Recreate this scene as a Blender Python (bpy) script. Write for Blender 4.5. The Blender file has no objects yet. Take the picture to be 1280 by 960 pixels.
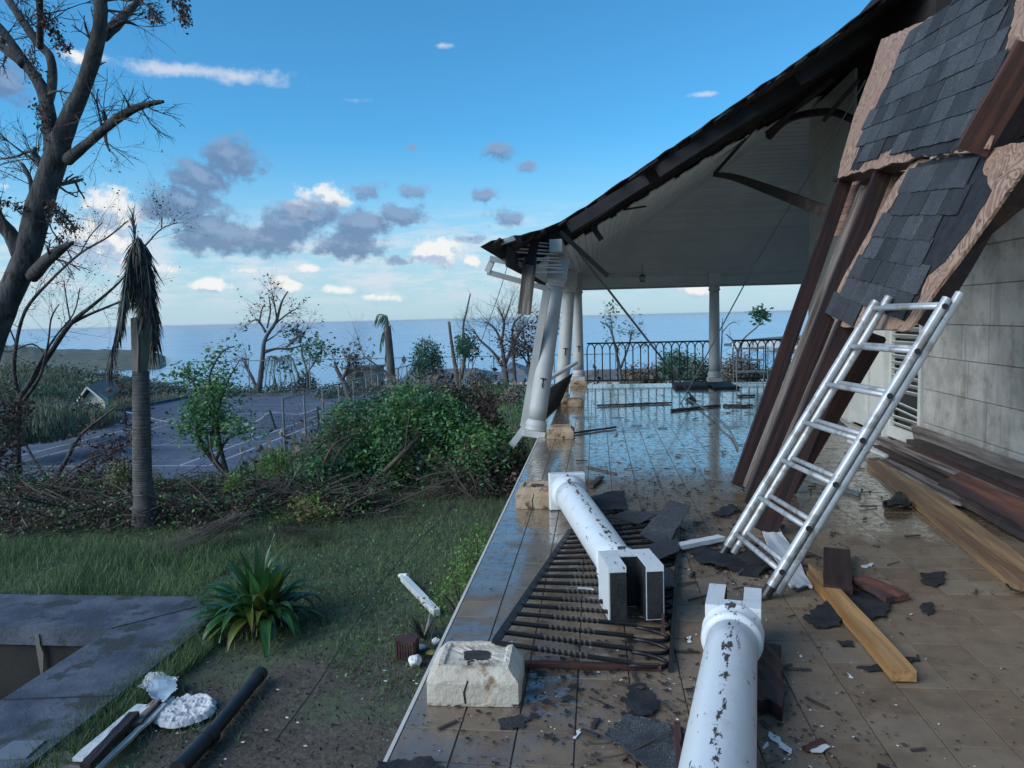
import bpy, bmesh, math, random
import numpy as np
from mathutils import Vector, Matrix, Euler, noise
from math import sin, cos, pi, radians, sqrt, atan2

S = bpy.context.scene
C = S.collection
rnd = random.Random(7)

# ------------------------------------------------------------------ camera
F = 960.0                     # focal length in pixels of the 1280x960 photograph
EYE = Vector((0.0, 0.0, 1.6)) # z = 0 is the terrace floor
camM = (Matrix.Rotation(radians(6.35), 4, 'Z') @ Matrix.Rotation(radians(90 - 4.95), 4, 'X')
        @ Matrix.Rotation(radians(-1.4), 4, 'Z'))
cd = bpy.data.cameras.new('camera')
cd.sensor_width = 36.0
cd.lens = 36.0 * F / 1280.0
cd.clip_start = 0.05
cd.clip_end = 90000.0
cam = bpy.data.objects.new('camera', cd)
cam.matrix_world = Matrix.Translation(EYE) @ camM
C.objects.link(cam)
S.camera = cam
R3 = camM.to_3x3()

def ray(px, py):
    return R3 @ Vector(((px - 640) / F, (480 - py) / F, -1.0))
def onz(px, py, z=0.0):
    d = ray(px, py); return EYE + d * ((z - EYE.z) / d.z)
def aty(px, py, y):
    d = ray(px, py); return EYE + d * (y / d.y)
def atx(px, py, x):
    d = ray(px, py); return EYE + d * (x / d.x)
def onplane(px, py, p0, n):
    d = ray(px, py); return EYE + d * ((p0 - EYE).dot(n) / d.dot(n))
R3T = R3.transposed()
def topx(p):
    q = R3T @ (Vector(p) - EYE)
    if q.z > -1e-3: return None
    return (640 + F * q.x / -q.z, 480 - F * q.y / -q.z)

# ------------------------------------------------------------------ world, sun, exposure
S.view_settings.view_transform = 'Standard'
S.view_settings.look = 'None'
S.view_settings.exposure = 1.12
S.view_settings.gamma = 1.0
SUN_EL, SUN_AZ = radians(30), radians(236)      # azimuth clockwise from +Y: behind, to the left, set as soft warm fill
SKY = 0.1
EXF = 2 ** 1.12
W = bpy.data.worlds.new('World'); S.world = W; W.use_nodes = True

class NT:
    """small helper that writes node expressions"""
    def __init__(s, nt): s.nt = nt
    def n(s, t, **kw):
        nd = s.nt.nodes.new(t)
        for k, v in kw.items(): setattr(nd, k, v)
        return nd
    def l(s, a, b): s.nt.links.new(a, b)
    def put(s, sock, v):
        if isinstance(v, bpy.types.NodeSocket): s.nt.links.new(v, sock)
        elif v is not None:
            try: sock.default_value = v
            except Exception: sock.default_value = (*v, 1.0) if hasattr(v, '__len__') else (v, v, v)
    def m(s, op, a, b=None, c=None, clamp=False):
        nd = s.n('ShaderNodeMath', operation=op, use_clamp=clamp)
        s.put(nd.inputs[0], a)
        if b is not None: s.put(nd.inputs[1], b)
        if c is not None: s.put(nd.inputs[2], c)
        return nd.outputs[0]
    def v(s, op, a, b=None, scale=None):
        nd = s.n('ShaderNodeVectorMath', operation=op)
        s.put(nd.inputs[0], a)
        if b is not None: s.put(nd.inputs[1], b)
        if scale is not None: s.put(nd.inputs['Scale'], scale)
        return nd.outputs['Value'] if op in ('LENGTH', 'DOT_PRODUCT', 'DISTANCE') else nd.outputs[0]
    def mix(s, f, a, b, blend='MIX'):
        nd = s.n('ShaderNodeMix', data_type='RGBA', blend_type=blend)
        s.put(nd.inputs[0], f)
        for i, x in ((6, a), (7, b)):
            if isinstance(x, bpy.types.NodeSocket): s.nt.links.new(x, nd.inputs[i])
            else: nd.inputs[i].default_value = (*x[:3], 1.0)
        return nd.outputs[2]
    def smooth(s, x, lo, hi, a=0.0, b=1.0):
        nd = s.n('ShaderNodeMapRange', interpolation_type='SMOOTHSTEP')
        s.put(nd.inputs['Value'], x)
        for k, q in (('From Min', lo), ('From Max', hi), ('To Min', a), ('To Max', b)): s.put(nd.inputs[k], q)
        return nd.outputs['Result']
    def noise(s, vec, scale, detail=4, rough=0.55, dist=0.0, out='Fac'):
        nd = s.n('ShaderNodeTexNoise')
        if vec is not None: s.l(vec, nd.inputs['Vector'])
        nd.inputs['Scale'].default_value = scale; nd.inputs['Detail'].default_value = detail
        nd.inputs['Roughness'].default_value = rough; nd.inputs['Distortion'].default_value = dist
        return nd.outputs[0] if out == 'Fac' else nd.outputs[1]
    def xyz(s, vec):
        nd = s.n('ShaderNodeSeparateXYZ'); s.l(vec, nd.inputs[0]); return nd.outputs
    def comb(s, x, y, z):
        nd = s.n('ShaderNodeCombineXYZ')
        for i, q in enumerate((x, y, z)): s.put(nd.inputs[i], q)
        return nd.outputs[0]

def build_sky():
    nt = W.node_tree; nt.nodes.clear(); k = NT(nt)
    tc = k.n('ShaderNodeTexCoord').outputs['Generated']
    d = k.v('NORMALIZE', tc)
    x, y, z = k.xyz(d)
    sky = k.n('ShaderNodeTexSky', sky_type='NISHITA')
    sky.sun_disc = False; sky.sun_elevation = SUN_EL; sky.sun_rotation = SUN_AZ
    sky.altitude = 60; sky.air_density = 1.0; sky.dust_density = 0.6; sky.ozone_density = 2.0
    base = k.mix(1.0, sky.outputs[0], SKY_TINT, 'MULTIPLY')
    # angular coordinates of a direction
    az = k.m('ARCTAN2', x, y)
    el = k.m('ARCSINE', z)
    p = k.comb(az, el, 0.0)
    # pale air low over the sea
    low = k.smooth(el, -0.02, 0.24, 1.0, 0.0)
    base = k.mix(k.m('MULTIPLY', low, 0.88), base, tuple(c / SKY / EXF for c in (0.53, 0.68, 0.80)))
    big = k.noise(k.v('MULTIPLY', p, (1, 1.6, 1)), 22, 6, 0.6)
    fine = k.noise(k.v('ADD', p, (3.1, 1.7, 0)), 60, 5, 0.6)
    warp = k.m('ADD', k.m('MULTIPLY', k.m('SUBTRACT', big, 0.5), 1.7), k.m('MULTIPLY', k.m('SUBTRACT', fine, 0.5), 1.5))
    def blobs(lst, p=p):
        acc = None
        for (px, py, rx, ry, a) in lst:
            r = ray(px, py).normalized()
            u, v_ = atan2(r.x, r.y), math.asin(r.z)
            q = k.v('MULTIPLY', k.v('SUBTRACT', p, (u, v_, 0)), (F / rx, F / ry, 0))
            mm = k.m('SUBTRACT', a, k.v('LENGTH', q))
            acc = mm if acc is None else k.m('MAXIMUM', acc, mm)
        return acc
    white = [(138, 262, 34, 30, 1), (120, 300, 40, 36, 1), (408, 248, 34, 19, 1), (378, 262, 26, 16, .9), (545, 316, 44, 20, 1),
             (590, 326, 20, 11, .9), (350, 357, 26, 13, 1), (262, 357, 24, 11, .9), (215, 335, 36, 14, .55), (305, 338, 26, 10, .55),
             (386, 335, 20, 9, .8), (90, 70, 30, 20, .5), (870, 362, 42, 18, .7), (420, 362, 40, 9, .6), (480, 372, 60, 9, .6),
             (1150, 330, 60, 25, .8), (-150, 240, 120, 50, .9), (-420, 300, 160, 60, .9), (1500, 250, 160, 60, 1), (1900, 330, 260, 60, .9)]
    dark = [(285, 200, 36, 26, 1), (250, 222, 34, 24, 1), (228, 254, 44, 24, 1), (268, 290, 52, 26, 1), (335, 300, 44, 20, 1),
            (362, 280, 40, 24, 1), (398, 268, 34, 20, .95), (452, 282, 38, 20, 1), (436, 306, 48, 19, 1), (500, 268, 44, 20, .7),
            (458, 240, 26, 14, .8), (625, 188, 30, 18, .6), (660, 208, 26, 10, .55), (605, 243, 24, 14, .65), (632, 273, 34, 15, .7),
            (515, 184, 14, 7, .55), (4, 105, 36, 30, .7), (500, 326, 36, 9, .7), (590, 298, 26, 8, .6), (520, 240, 30, 18, .5),
            (-220, 150, 120, 50, .9), (1450, 120, 130, 50, .9)]
    wisp = [(230, 88, 120, 10, 1), (300, 96, 80, 12, .9), (120, 72, 60, 9, .7), (555, 57, 20, 5, .8), (880, 118, 26, 5, .8), (440, 125, 34, 8, .5)]
    mw = k.m('ADD', blobs(white), warp)
    ddm = k.m('ADD', blobs(dark), warp)
    p_keep = p
    p = k.v('ADD', p_keep, (0.005, 0.012, 0))
    big2 = k.noise(k.v('MULTIPLY', p, (1, 1.6, 1)), 22, 6, 0.6)
    fine2 = k.noise(k.v('ADD', p, (3.1, 1.7, 0)), 60, 5, 0.6)
    warp2 = k.m('ADD', k.m('MULTIPLY', k.m('SUBTRACT', big2, 0.5), 1.7), k.m('MULTIPLY', k.m('SUBTRACT', fine2, 0.5), 1.5))
    lit_w = k.smooth(k.m('SUBTRACT', mw, k.m('ADD', blobs(white, p), warp2)), -0.25, 0.35)
    lit_d = k.smooth(k.m('SUBTRACT', ddm, k.m('ADD', blobs(dark, p), warp2)), -0.10, 0.75)
    p = p_keep
    dw = k.smooth(mw, -0.05, 0.55)
    dd = k.smooth(ddm, -0.22, 0.42)
    dwisp = k.smooth(k.m('ADD', blobs(wisp), k.m('MULTIPLY', warp, 0.9)), 0.0, 1.0)
    band = k.noise(k.v('MULTIPLY', p, (7, 30, 1)), 2.2, 6, 0.6)
    bandm = k.m('MULTIPLY', k.smooth(band, 0.40, 0.62), k.smooth(el, 0.005, 0.05))
    bandm = k.m('MULTIPLY', bandm, k.smooth(el, 0.075, 0.16, 1.0, 0.0))
    s_ = 1.0 / SKY / EXF
    cw = k.mix(lit_w, (0.44 * s_, 0.55 * s_, 0.72 * s_), (0.97 * s_, 0.95 * s_, 0.92 * s_))
    cdk = k.mix(lit_d, (0.15 * s_, 0.245 * s_, 0.42 * s_), (0.25 * s_, 0.365 * s_, 0.56 * s_))
    col = k.mix(k.m('MULTIPLY', bandm, 0.75), base, (0.72 * s_, 0.78 * s_, 0.86 * s_))
    col = k.mix(k.m('MULTIPLY', dwisp, 0.75), col, (0.72 * s_, 0.76 * s_, 0.86 * s_))
    col = k.mix(k.m('MULTIPLY', dw, 0.86), col, cw)
    col = k.mix(k.m('MULTIPLY', dd, 0.88), col, cdk)
    # below the horizon: sea-like dark blue
    col = k.mix(k.smooth(z, -0.03, -0.005), (0.10 * s_, 0.25 * s_, 0.40 * s_), col)
    bg = k.n('ShaderNodeBackground'); bg.inputs[1].default_value = SKY
    k.l(col, bg.inputs[0])
    k.l(bg.outputs[0], k.n('ShaderNodeOutputWorld').inputs[0])
SKY_TINT = (0.245, 0.655, 0.84)
build_sky()

sd = bpy.data.lights.new('sun', 'SUN'); sd.energy = 1.32; sd.angle = radians(50); sd.color = (1.0, 0.92, 0.84)
sun = bpy.data.objects.new('sun', sd)
sdir = Vector((sin(SUN_AZ) * cos(SUN_EL), cos(SUN_AZ) * cos(SUN_EL), sin(SUN_EL)))
sun.rotation_euler = sdir.to_track_quat('Z', 'Y').to_euler()
sun.location = sdir * 60
C.objects.link(sun)

# ------------------------------------------------------------------ materials
def mat(name, c1, c2=None, scale=6, rough=0.7, bump=0.0, bscale=None, metal=0.0, stretch=None, world=True,
        isl=0.0, bd=.01, c3=None, s3=30, lo=0.35, hi=0.65, r2=None, spec=0.5, trans=0.0):
    m = bpy.data.materials.new(name); m.use_nodes = True
    k = NT(m.node_tree); b = m.node_tree.nodes['Principled BSDF']
    c2 = c2 or c1
    if world: vec = k.n('ShaderNodeNewGeometry').outputs['Position']
    else: vec = k.n('ShaderNodeTexCoord').outputs['Object']
    if stretch: vec = k.v('MULTIPLY', vec, stretch)
    f = k.smooth(k.noise(vec, scale, 6, 0.6), lo, hi)
    col = k.mix(f, c1, c2)
    if c3: col = k.mix(k.smooth(k.noise(vec, s3, 5, 0.65), 0.52, 0.62), col, c3)
    if isl:
        g = k.n('ShaderNodeNewGeometry').outputs['Random Per Island']
        o = k.n('ShaderNodeObjectInfo').outputs['Random']
        r = k.m('FRACT', k.m('ADD', g, o))
        hs = k.n('ShaderNodeHueSaturation')
        k.l(k.m('ADD', k.m('MULTIPLY', r, isl * 0.06), 0.5 - isl * 0.03), hs.inputs['Hue'])
        k.l(k.m('ADD', k.m('MULTIPLY', r, isl), 1.0 - isl / 2), hs.inputs['Value'])
        k.l(col, hs.inputs['Color']); col = hs.outputs[0]
    k.l(col, b.inputs['Base Color'])
    b.inputs['Roughness'].default_value = rough
    if r2 is not None: k.l(k.smooth(f, 0, 1, rough, r2), b.inputs['Roughness'])
    b.inputs['Metallic'].default_value = metal
    b.inputs['Specular IOR Level'].default_value = spec
    if bump:
        bn = k.n('ShaderNodeBump'); bn.inputs['Strength'].default_value = bump; bn.inputs['Distance'].default_value = bd
        k.l(k.noise(vec, bscale or scale * 6, 5, 0.6), bn.inputs['Height']); k.l(bn.outputs[0], b.inputs['Normal'])
    if trans:
        t = k.n('ShaderNodeBsdfTranslucent'); k.l(col, t.inputs[0])
        mx = k.n('ShaderNodeMixShader'); mx.inputs[0].default_value = trans
        k.l(b.outputs[0], mx.inputs[1]); k.l(t.outputs[0], mx.inputs[2])
        k.l(mx.outputs[0], m.node_tree.nodes['Material Output'].inputs[0])
    return m
MT = {}
MT['bark'] = mat('bark', (.035, .034, .036), (.095, .09, .09), 5, .9, 1.0, 13, stretch=(1, 1, .35), bd=.05, c3=(.03, .025, .02), s3=9)
MT['bark_pale'] = mat('bark_pale', (.085, .068, .055), (.16, .13, .105), 3, .9, .5, 18)
MT['bark_far'] = mat('bark_far', (.06, .055, .055), (.12, .105, .10), 1, .9)
MT['twig'] = mat('twig', (.06, .048, .04), (.12, .09, .075), 2, .9)
MT['dead_leaf'] = mat('dead_leaf', (.05, .036, .034), (.13, .078, .065), 2, .8, isl=.9, trans=.2)
MT['tan_leaf'] = mat('tan_leaf', (.16, .10, .05), (.25, .17, .09), 2, .8, isl=.6, trans=.2)
MT['leaf'] = mat('leaf', (.085, .22, .09), (.17, .32, .11), 1.5, .5, isl=.9, trans=.25)
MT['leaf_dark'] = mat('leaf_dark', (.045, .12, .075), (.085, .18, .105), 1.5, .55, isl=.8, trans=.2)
MT['leaf_bright'] = mat('leaf_bright', (.12, .22, .05), (.18, .30, .07), 2, .5, isl=.7, trans=.3)
MT['leaf_pale'] = mat('leaf_pale', (.16, .18, .09), (.22, .23, .12), 2, .6, isl=.5, trans=.2)
MT['leaf_far'] = mat('leaf_far', (.07, .11, .085), (.12, .16, .11), .5, .8, isl=.8)
MT['brown_far'] = mat('brown_far', (.11, .095, .08), (.17, .145, .11), .5, .8, isl=.8)
MT['grass'] = mat('grass', (.085, .15, .065), (.15, .22, .095), .8, .8, isl=.8, trans=.25)
MT['grass_tan'] = mat('grass_tan', (.14, .16, .10), (.21, .22, .14), .8, .8, isl=.8)
MT['straw'] = mat('straw', (.05, .04, .035), (.11, .09, .075), 3, .9, isl=.8)
MT['lily'] = mat('lily', (.03, .10, .03), (.055, .15, .04), 4, .3, isl=.5, trans=.3, spec=.6)
MT['lily_yellow'] = mat('lily_yellow', (.16, .17, .03), (.09, .15, .03), 6, .4, trans=.3)
MT['palm_trunk'] = mat('palm_trunk', (.095, .088, .085), (.06, .055, .055), 9, .9, .5, 40)
MT['palm_ring'] = mat('palm_ring', (.20, .19, .18), (.09, .085, .085), 12, .9)
MT['palm_green'] = mat('palm_green', (.09, .13, .09), (.15, .17, .13), 5, .5)
MT['palm_tan'] = mat('palm_tan', (.27, .22, .18), (.19, .16, .135), 5, .6)
MT['frond'] = mat('frond', (.025, .034, .034), (.055, .056, .045), 3, .7, isl=.8)
MT['white_paint'] = mat('white_paint', (.62, .66, .68), (.74, .76, .76), 4, .35, .1, 60)
MT['grey_paint'] = mat('grey_paint', (.46, .46, .46), (.54, .54, .53), 3, .5)
MT['soffit'] = mat('soffit', (.62, .64, .66), (.72, .73, .74), 1.2, .6, isl=.12)
MT['timber'] = mat('timber', (.012, .007, .007), (.044, .018, .015), 30, .55, .4, 50, world=False, stretch=(.045, 1, 1))
MT['timber_dark'] = mat('timber_dark', (.035, .03, .03), (.07, .05, .045), 3, .7, .4, 30, c3=(.09, .055, .045), s3=6)
MT['roof_raw'] = mat('roof_raw', (.014, .014, .017), (.034, .027, .027), 2, .8, .4, 30, isl=.5)
MT['plank_red'] = mat('plank_red', (.04, .018, .015), (.10, .038, .028), 30, .7, .3, 50, world=False, stretch=(.045, 1, 1))
MT['plank_terra'] = mat('plank_terra', (.20, .075, .05), (.10, .04, .03), 20, .75, .3, 50, c3=(.05, .03, .03), s3=4, world=False, stretch=(.045, 1, 1))
MT['pine'] = mat('pine', (.50, .28, .115), (.33, .18, .075), 34, .5, .35, 60, c3=(.30, .15, .05), s3=7, world=False, stretch=(.045, 1, 1))
MT['pine_dirty'] = mat('pine_dirty', (.36, .22, .11), (.20, .125, .07), 30, .55, .4, 50, c3=(.16, .09, .05), s3=5, world=False, stretch=(.045, 1, 1))
MT['old_plank'] = mat('old_plank', (.14, .11, .095), (.29, .245, .22), 30, .8, .5, 50, c3=(.07, .05, .045), s3=10, world=False, stretch=(.045, 1, 1))
MT['board_brown'] = mat('board_brown', (.25, .13, .085), (.17, .09, .06), 6, .7, .3, 50, isl=.5)
MT['iron'] = mat('iron', (.008, .008, .010), (.02, .016, .015), 8, .45, .3, 90)
MT['felt'] = mat('felt', (.010, .011, .013), (.024, .024, .027), 9, .75, .6, 60)
MT['pipe_black'] = mat('pipe_black', (.015, .016, .018), (.03, .03, .032), 5, .35)
MT['aluminium'] = mat('aluminium', (.42, .43, .44), (.52, .53, .54), 12, .42, .15, 120, metal=.35, c3=(.30, .29, .28), s3=9)
MT['cloth'] = mat('cloth', (.62, .62, .64), (.72, .72, .72), 6, .9)
MT['stone'] = mat('stone', (.50, .43, .35), (.62, .56, .47), 4, .85, .8, 50, c3=(.22, .14, .09), s3=5)
MT['stone_brown'] = mat('stone_brown', (.34, .22, .13), (.50, .38, .26), 5, .8, .8, 50, c3=(.12, .07, .04), s3=6)
MT['mortar'] = mat('mortar', (.36, .34, .31), (.44, .41, .38), 5, .9, .4, 60)
MT['stucco'] = mat('stucco', (.55, .53, .49), (.62, .60, .56), 2, .85, .2, 40)
MT['door_paint'] = mat('door_paint', (.52, .52, .49), (.60, .60, .56), 2, .55)
MT['concrete'] = mat('concrete', (.04, .052, .078), (.10, .12, .155), 2.6, .75, .7, 30, c3=(.035, .042, .042), s3=3.5)
MT['concrete_wall'] = mat('concrete_wall', (.06, .052, .045), (.13, .115, .10), 1.6, .85, .4, 40, c3=(.06, .05, .045), s3=3)
MT['court'] = mat('court', (.075, .095, .14), (.105, .125, .175), .35, .8, c3=(.06, .075, .11), s3=1.5)
MT['line_paint'] = mat('line_paint', (.42, .45, .48), (.3, .33, .36), 2, .7)
MT['galv'] = mat('galv', (.15, .17, .18), (.22, .24, .25), 3, .5, metal=.3)
MT['roof_blue'] = mat('roof_blue', (.13, .16, .20), (.17, .20, .24), 1, .7)
MT['roof_brown'] = mat('roof_brown', (.12, .11, .10), (.17, .15, .135), 1, .8)
MT['house_wall'] = mat('house_wall', (.50, .48, .36), (.58, .55, .42), 1, .8)
MT['house_white'] = mat('house_white', (.60, .60, .60), (.66, .66, .64), 1, .8)
MT['basin'] = mat('basin', (.010, .009, .009), (.028, .026, .024), 1.6, .9, .4, 40)
MT['dark_void'] = mat('dark_void', (.02, .02, .022), (.03, .03, .03), 1, .9)
MT['rust'] = mat('rust', (.22, .10, .05), (.10, .05, .03), 9, .9)
MT['plastic_red'] = mat('plastic_red', (.085, .03, .03), (.06, .025, .025), 9, .6)
MT['yellow'] = mat('yellow', (.5, .42, .12), (.4, .34, .1), 9, .6)
MT['headland'] = mat('headland', (.075, .095, .075), (.12, .125, .095), .02, .95, c3=(.05, .065, .06), s3=.06)
MT['chip'] = mat('chip', (.66, .68, .70), (.75, .76, .76), 9, .6)
MT['speck'] = mat('speck', (.03, .028, .026), (.07, .055, .045), 9, .8)
MT['blue_chip'] = mat('blue_chip', (.35, .46, .56), (.45, .55, .62), 9, .5)

def m_tile():
    m = bpy.data.materials.new('terrace_tile'); m.use_nodes = True
    k = NT(m.node_tree); b = m.node_tree.nodes['Principled BSDF']
    geo = k.n('ShaderNodeNewGeometry'); P = geo.outputs['Position']; x, y, z = k.xyz(P)
    r = k.m('FRACT', k.m('ADD', geo.outputs['Random Per Island'], k.n('ShaderNodeObjectInfo').outputs['Random']))
    mot = k.smooth(k.noise(P, 9, 7, 0.65), 0.3, 0.7)
    col = k.mix(mot, (.142, .095, .058), (.215, .150, .095))
    col = k.mix(k.m('MULTIPLY', r, 0.45), col, (.30, .245, .18))
    soil = k.smooth(k.noise(P, 1.3, 7, 0.7), 0.50, 0.68)
    col = k.mix(k.m('MULTIPLY', soil, 0.38), col, (.085, .07, .06))
    grit = k.smooth(k.noise(P, 150, 3, 0.7), 0.62, 0.70)
    col = k.mix(k.m('MULTIPLY', grit, k.smooth(k.noise(P, 2.2, 4, .6), .42, .6)), col, (.03, .027, .025))
    # wetness: the far part and the outer edge hold water, the near right part is drying
    n1 = k.noise(P, 1.1, 5, 0.6)
    far = k.smooth(y, 4.2, 7.2)
    left = k.smooth(x, 0.35, -0.35)
    wet = k.smooth(k.m('ADD', k.m('ADD', n1, k.m('MULTIPLY', far, 0.42)), k.m('MULTIPLY', left, 0.24)), 0.60, 0.76)
    grain = k.noise(k.v('MULTIPLY', P, (1, .8, 1)), 16, 8, 0.8)
    film = k.m('MULTIPLY', k.smooth(grain, 0.40, 0.54), k.smooth(soil, 0.9, 0.1, 0.25, 1.0))
    rough = k.m('SUBTRACT', 0.60, k.m('MULTIPLY', wet, 0.51))
    rough = k.m('ADD', rough, k.m('MULTIPLY', k.m('MULTIPLY', wet, k.m('SUBTRACT', 1.0, film)), 0.34))
    col = k.mix(k.m('MULTIPLY', wet, 0.22), col, (.09, .07, .055))
    k.l(col, b.inputs['Base Color']); k.l(rough, b.inputs['Roughness'])
    b.inputs['Specular IOR Level'].default_value = 0.6
    k.l(k.m('MULTIPLY', k.m('MULTIPLY', wet, k.smooth(film, 0.0, 1.0, 0.15, 1.0)), 0.9), b.inputs['Coat Weight'])
    b.inputs['Coat Roughness'].default_value = 0.09; b.inputs['Coat IOR'].default_value = 1.6
    bn = k.n('ShaderNodeBump'); bn.inputs['Strength'].default_value = 0.25; bn.inputs['Distance'].default_value = 0.004
    k.l(k.noise(P, 35, 4, 0.6), bn.inputs['Height']); k.l(bn.outputs[0], b.inputs['Normal'])
    return m
MT['tile'] = m_tile()
MT['grout'] = mat('grout', (.035, .028, .024), (.06, .05, .042), 6, .4)

def m_ply():
    m = bpy.data.materials.new('plywood'); m.use_nodes = True
    k = NT(m.node_tree); b = m.node_tree.nodes['Principled BSDF']
    P = k.n('ShaderNodeTexCoord').outputs['Object']
    w = k.v('MULTIPLY', P, (2.2, 2.2, 1.2))
    n = k.noise(w, 1.6, 3, 0.5, 0.6)
    rings = k.m('FRACT', k.m('MULTIPLY', n, 17))
    g = k.smooth(k.m('ABSOLUTE', k.m('SUBTRACT', rings, 0.5)), 0.05, 0.45)
    col = k.mix(g, (.22, .125, .09), (.40, .26, .19))
    col = k.mix(k.smooth(k.noise(P, 3, 4, .6), .45, .7), col, (.34, .20, .14))
    fl = k.smooth(k.noise(P, 14, 5, .7), .60, .66)
    col = k.mix(fl, col, (.10, .06, .045))
    k.l(col, b.inputs['Base Color']); b.inputs['Roughness'].default_value = .7
    bn = k.n('ShaderNodeBump'); bn.inputs['Strength'].default_value = 0.4; bn.inputs['Distance'].default_value = 0.01
    k.l(g, bn.inputs['Height']); k.l(bn.outputs[0], b.inputs['Normal'])
    return m
MT['ply'] = m_ply()

def m_shingle():
    m = bpy.data.materials.new('shingle_granules'); m.use_nodes = True
    k = NT(m.node_tree); b = m.node_tree.nodes['Principled BSDF']
    P = k.n('ShaderNodeNewGeometry').outputs['Position']
    o = k.n('ShaderNodeObjectInfo').outputs['Random']
    g = k.smooth(k.noise(P, 260, 2, 0.6), 0.50, 0.66)
    col = k.mix(g, (.018, .020, .024), (.16, .165, .175))
    col = k.mix(k.m('MULTIPLY', k.smooth(k.noise(P, 3, 4, .6), .45, .65), .6), col, (.020, .022, .026))
    col = k.mix(k.m('MULTIPLY', k.smooth(k.noise(P, 7, 6, .75), .58, .70), .6), col, (.13, .12, .105))
    hs = k.n('ShaderNodeHueSaturation'); k.l(col, hs.inputs['Color']); k.l(k.m('ADD', .5, k.m('MULTIPLY', o, 1.0)), hs.inputs['Value'])
    k.l(hs.outputs[0], b.inputs['Base Color']); b.inputs['Roughness'].default_value = .75
    bn = k.n('ShaderNodeBump'); bn.inputs['Strength'].default_value = 0.5; bn.inputs['Distance'].default_value = 0.003
    k.l(k.noise(P, 200, 2, .6), bn.inputs['Height']); k.l(bn.outputs[0], b.inputs['Normal'])
    return m
MT['shingle'] = m_shingle()

def m_coral():
    m = bpy.data.materials.new('coral_stone'); m.use_nodes = True
    k = NT(m.node_tree); b = m.node_tree.nodes['Principled BSDF']
    geo = k.n('ShaderNodeNewGeometry'); P = geo.outputs['Position']
    o = k.n('ShaderNodeObjectInfo').outputs['Random']
    col = k.mix(k.smooth(k.noise(P, 2.4, 7, .7), .35, .65), (.37, .345, .315), (.60, .56, .51))
    col = k.mix(k.m('MULTIPLY', o, .35), col, (.34, .29, .24))
    col = k.mix(k.m('MULTIPLY', k.smooth(k.noise(P, 5, 6, .75), .5, .72), .7), col, (.26, .19, .14))
    col = k.mix(k.m('MULTIPLY', k.smooth(k.noise(k.v('MULTIPLY', P, (1, 3, .5)), 2.0, 5, .6), .52, .7), .45), col, (.20, .18, .16))
    k.l(col, b.inputs['Base Color']); b.inputs['Roughness'].default_value = .88
    bn = k.n('ShaderNodeBump'); bn.inputs['Strength'].default_value = 0.7; bn.inputs['Distance'].default_value = 0.012
    k.l(k.noise(P, 22, 8, .7), bn.inputs['Height']); k.l(bn.outputs[0], b.inputs['Normal'])
    return m
MT['coral'] = m_coral()

def m_column():
    """white gloss paint with flakes off in streaks along the shaft (object z runs along it)"""
    m = bpy.data.materials.new('flaking_white_paint'); m.use_nodes = True
    k = NT(m.node_tree); b = m.node_tree.nodes['Principled BSDF']
    P = k.n('ShaderNodeTexCoord').outputs['Object']
    q = k.v('MULTIPLY', P, (1, 1, .16))
    f = k.smooth(k.noise(q, 12, 8, .75), .63, .645)
    f2 = k.smooth(k.noise(P, 30, 6, .7), .70, .71)
    cx_, cy_, cz_ = k.xyz(P)
    wob = k.m('MULTIPLY', k.m('SUBTRACT', k.noise(k.v('MULTIPLY', P, (0, 0, 1)), 5, 3, .6), .5), .07)
    band = k.smooth(k.m('ABSOLUTE', k.m('SUBTRACT', cx_, wob)), .030, .004)
    band = k.m('MULTIPLY', band, k.m('GREATER_THAN', cy_, 0.03))
    f3 = k.smooth(k.m('ADD', k.noise(k.v('MULTIPLY', P, (1, 1, .35)), 26, 6, .75), k.m('MULTIPLY', band, .115)), .64, .65)
    crack = k.m('MAXIMUM', k.m('MAXIMUM', f, f2), f3)
    dirt = k.smooth(k.noise(k.v('ADD', P, (4, 4, 4)), 6, 6, .7), .52, .72)
    col = k.mix(k.m('MULTIPLY', dirt, .35), (.70, .74, .77), (.40, .37, .31))
    col = k.mix(crack, col, (.05, .045, .042))
    k.l(col, b.inputs['Base Color'])
    k.l(k.m('ADD', .28, k.m('MULTIPLY', k.m('MAXIMUM', crack, k.m('MULTIPLY', dirt, .5)), .55)), b.inputs['Roughness'])
    bn = k.n('ShaderNodeBump'); bn.inputs['Strength'].default_value = 0.5; bn.inputs['Distance'].default_value = 0.004
    k.l(k.m('SUBTRACT', k.noise(P, 18, 5, .6), crack), bn.inputs['Height']); k.l(bn.outputs[0], b.inputs['Normal'])
    return m
MT['column'] = m_column()

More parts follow.
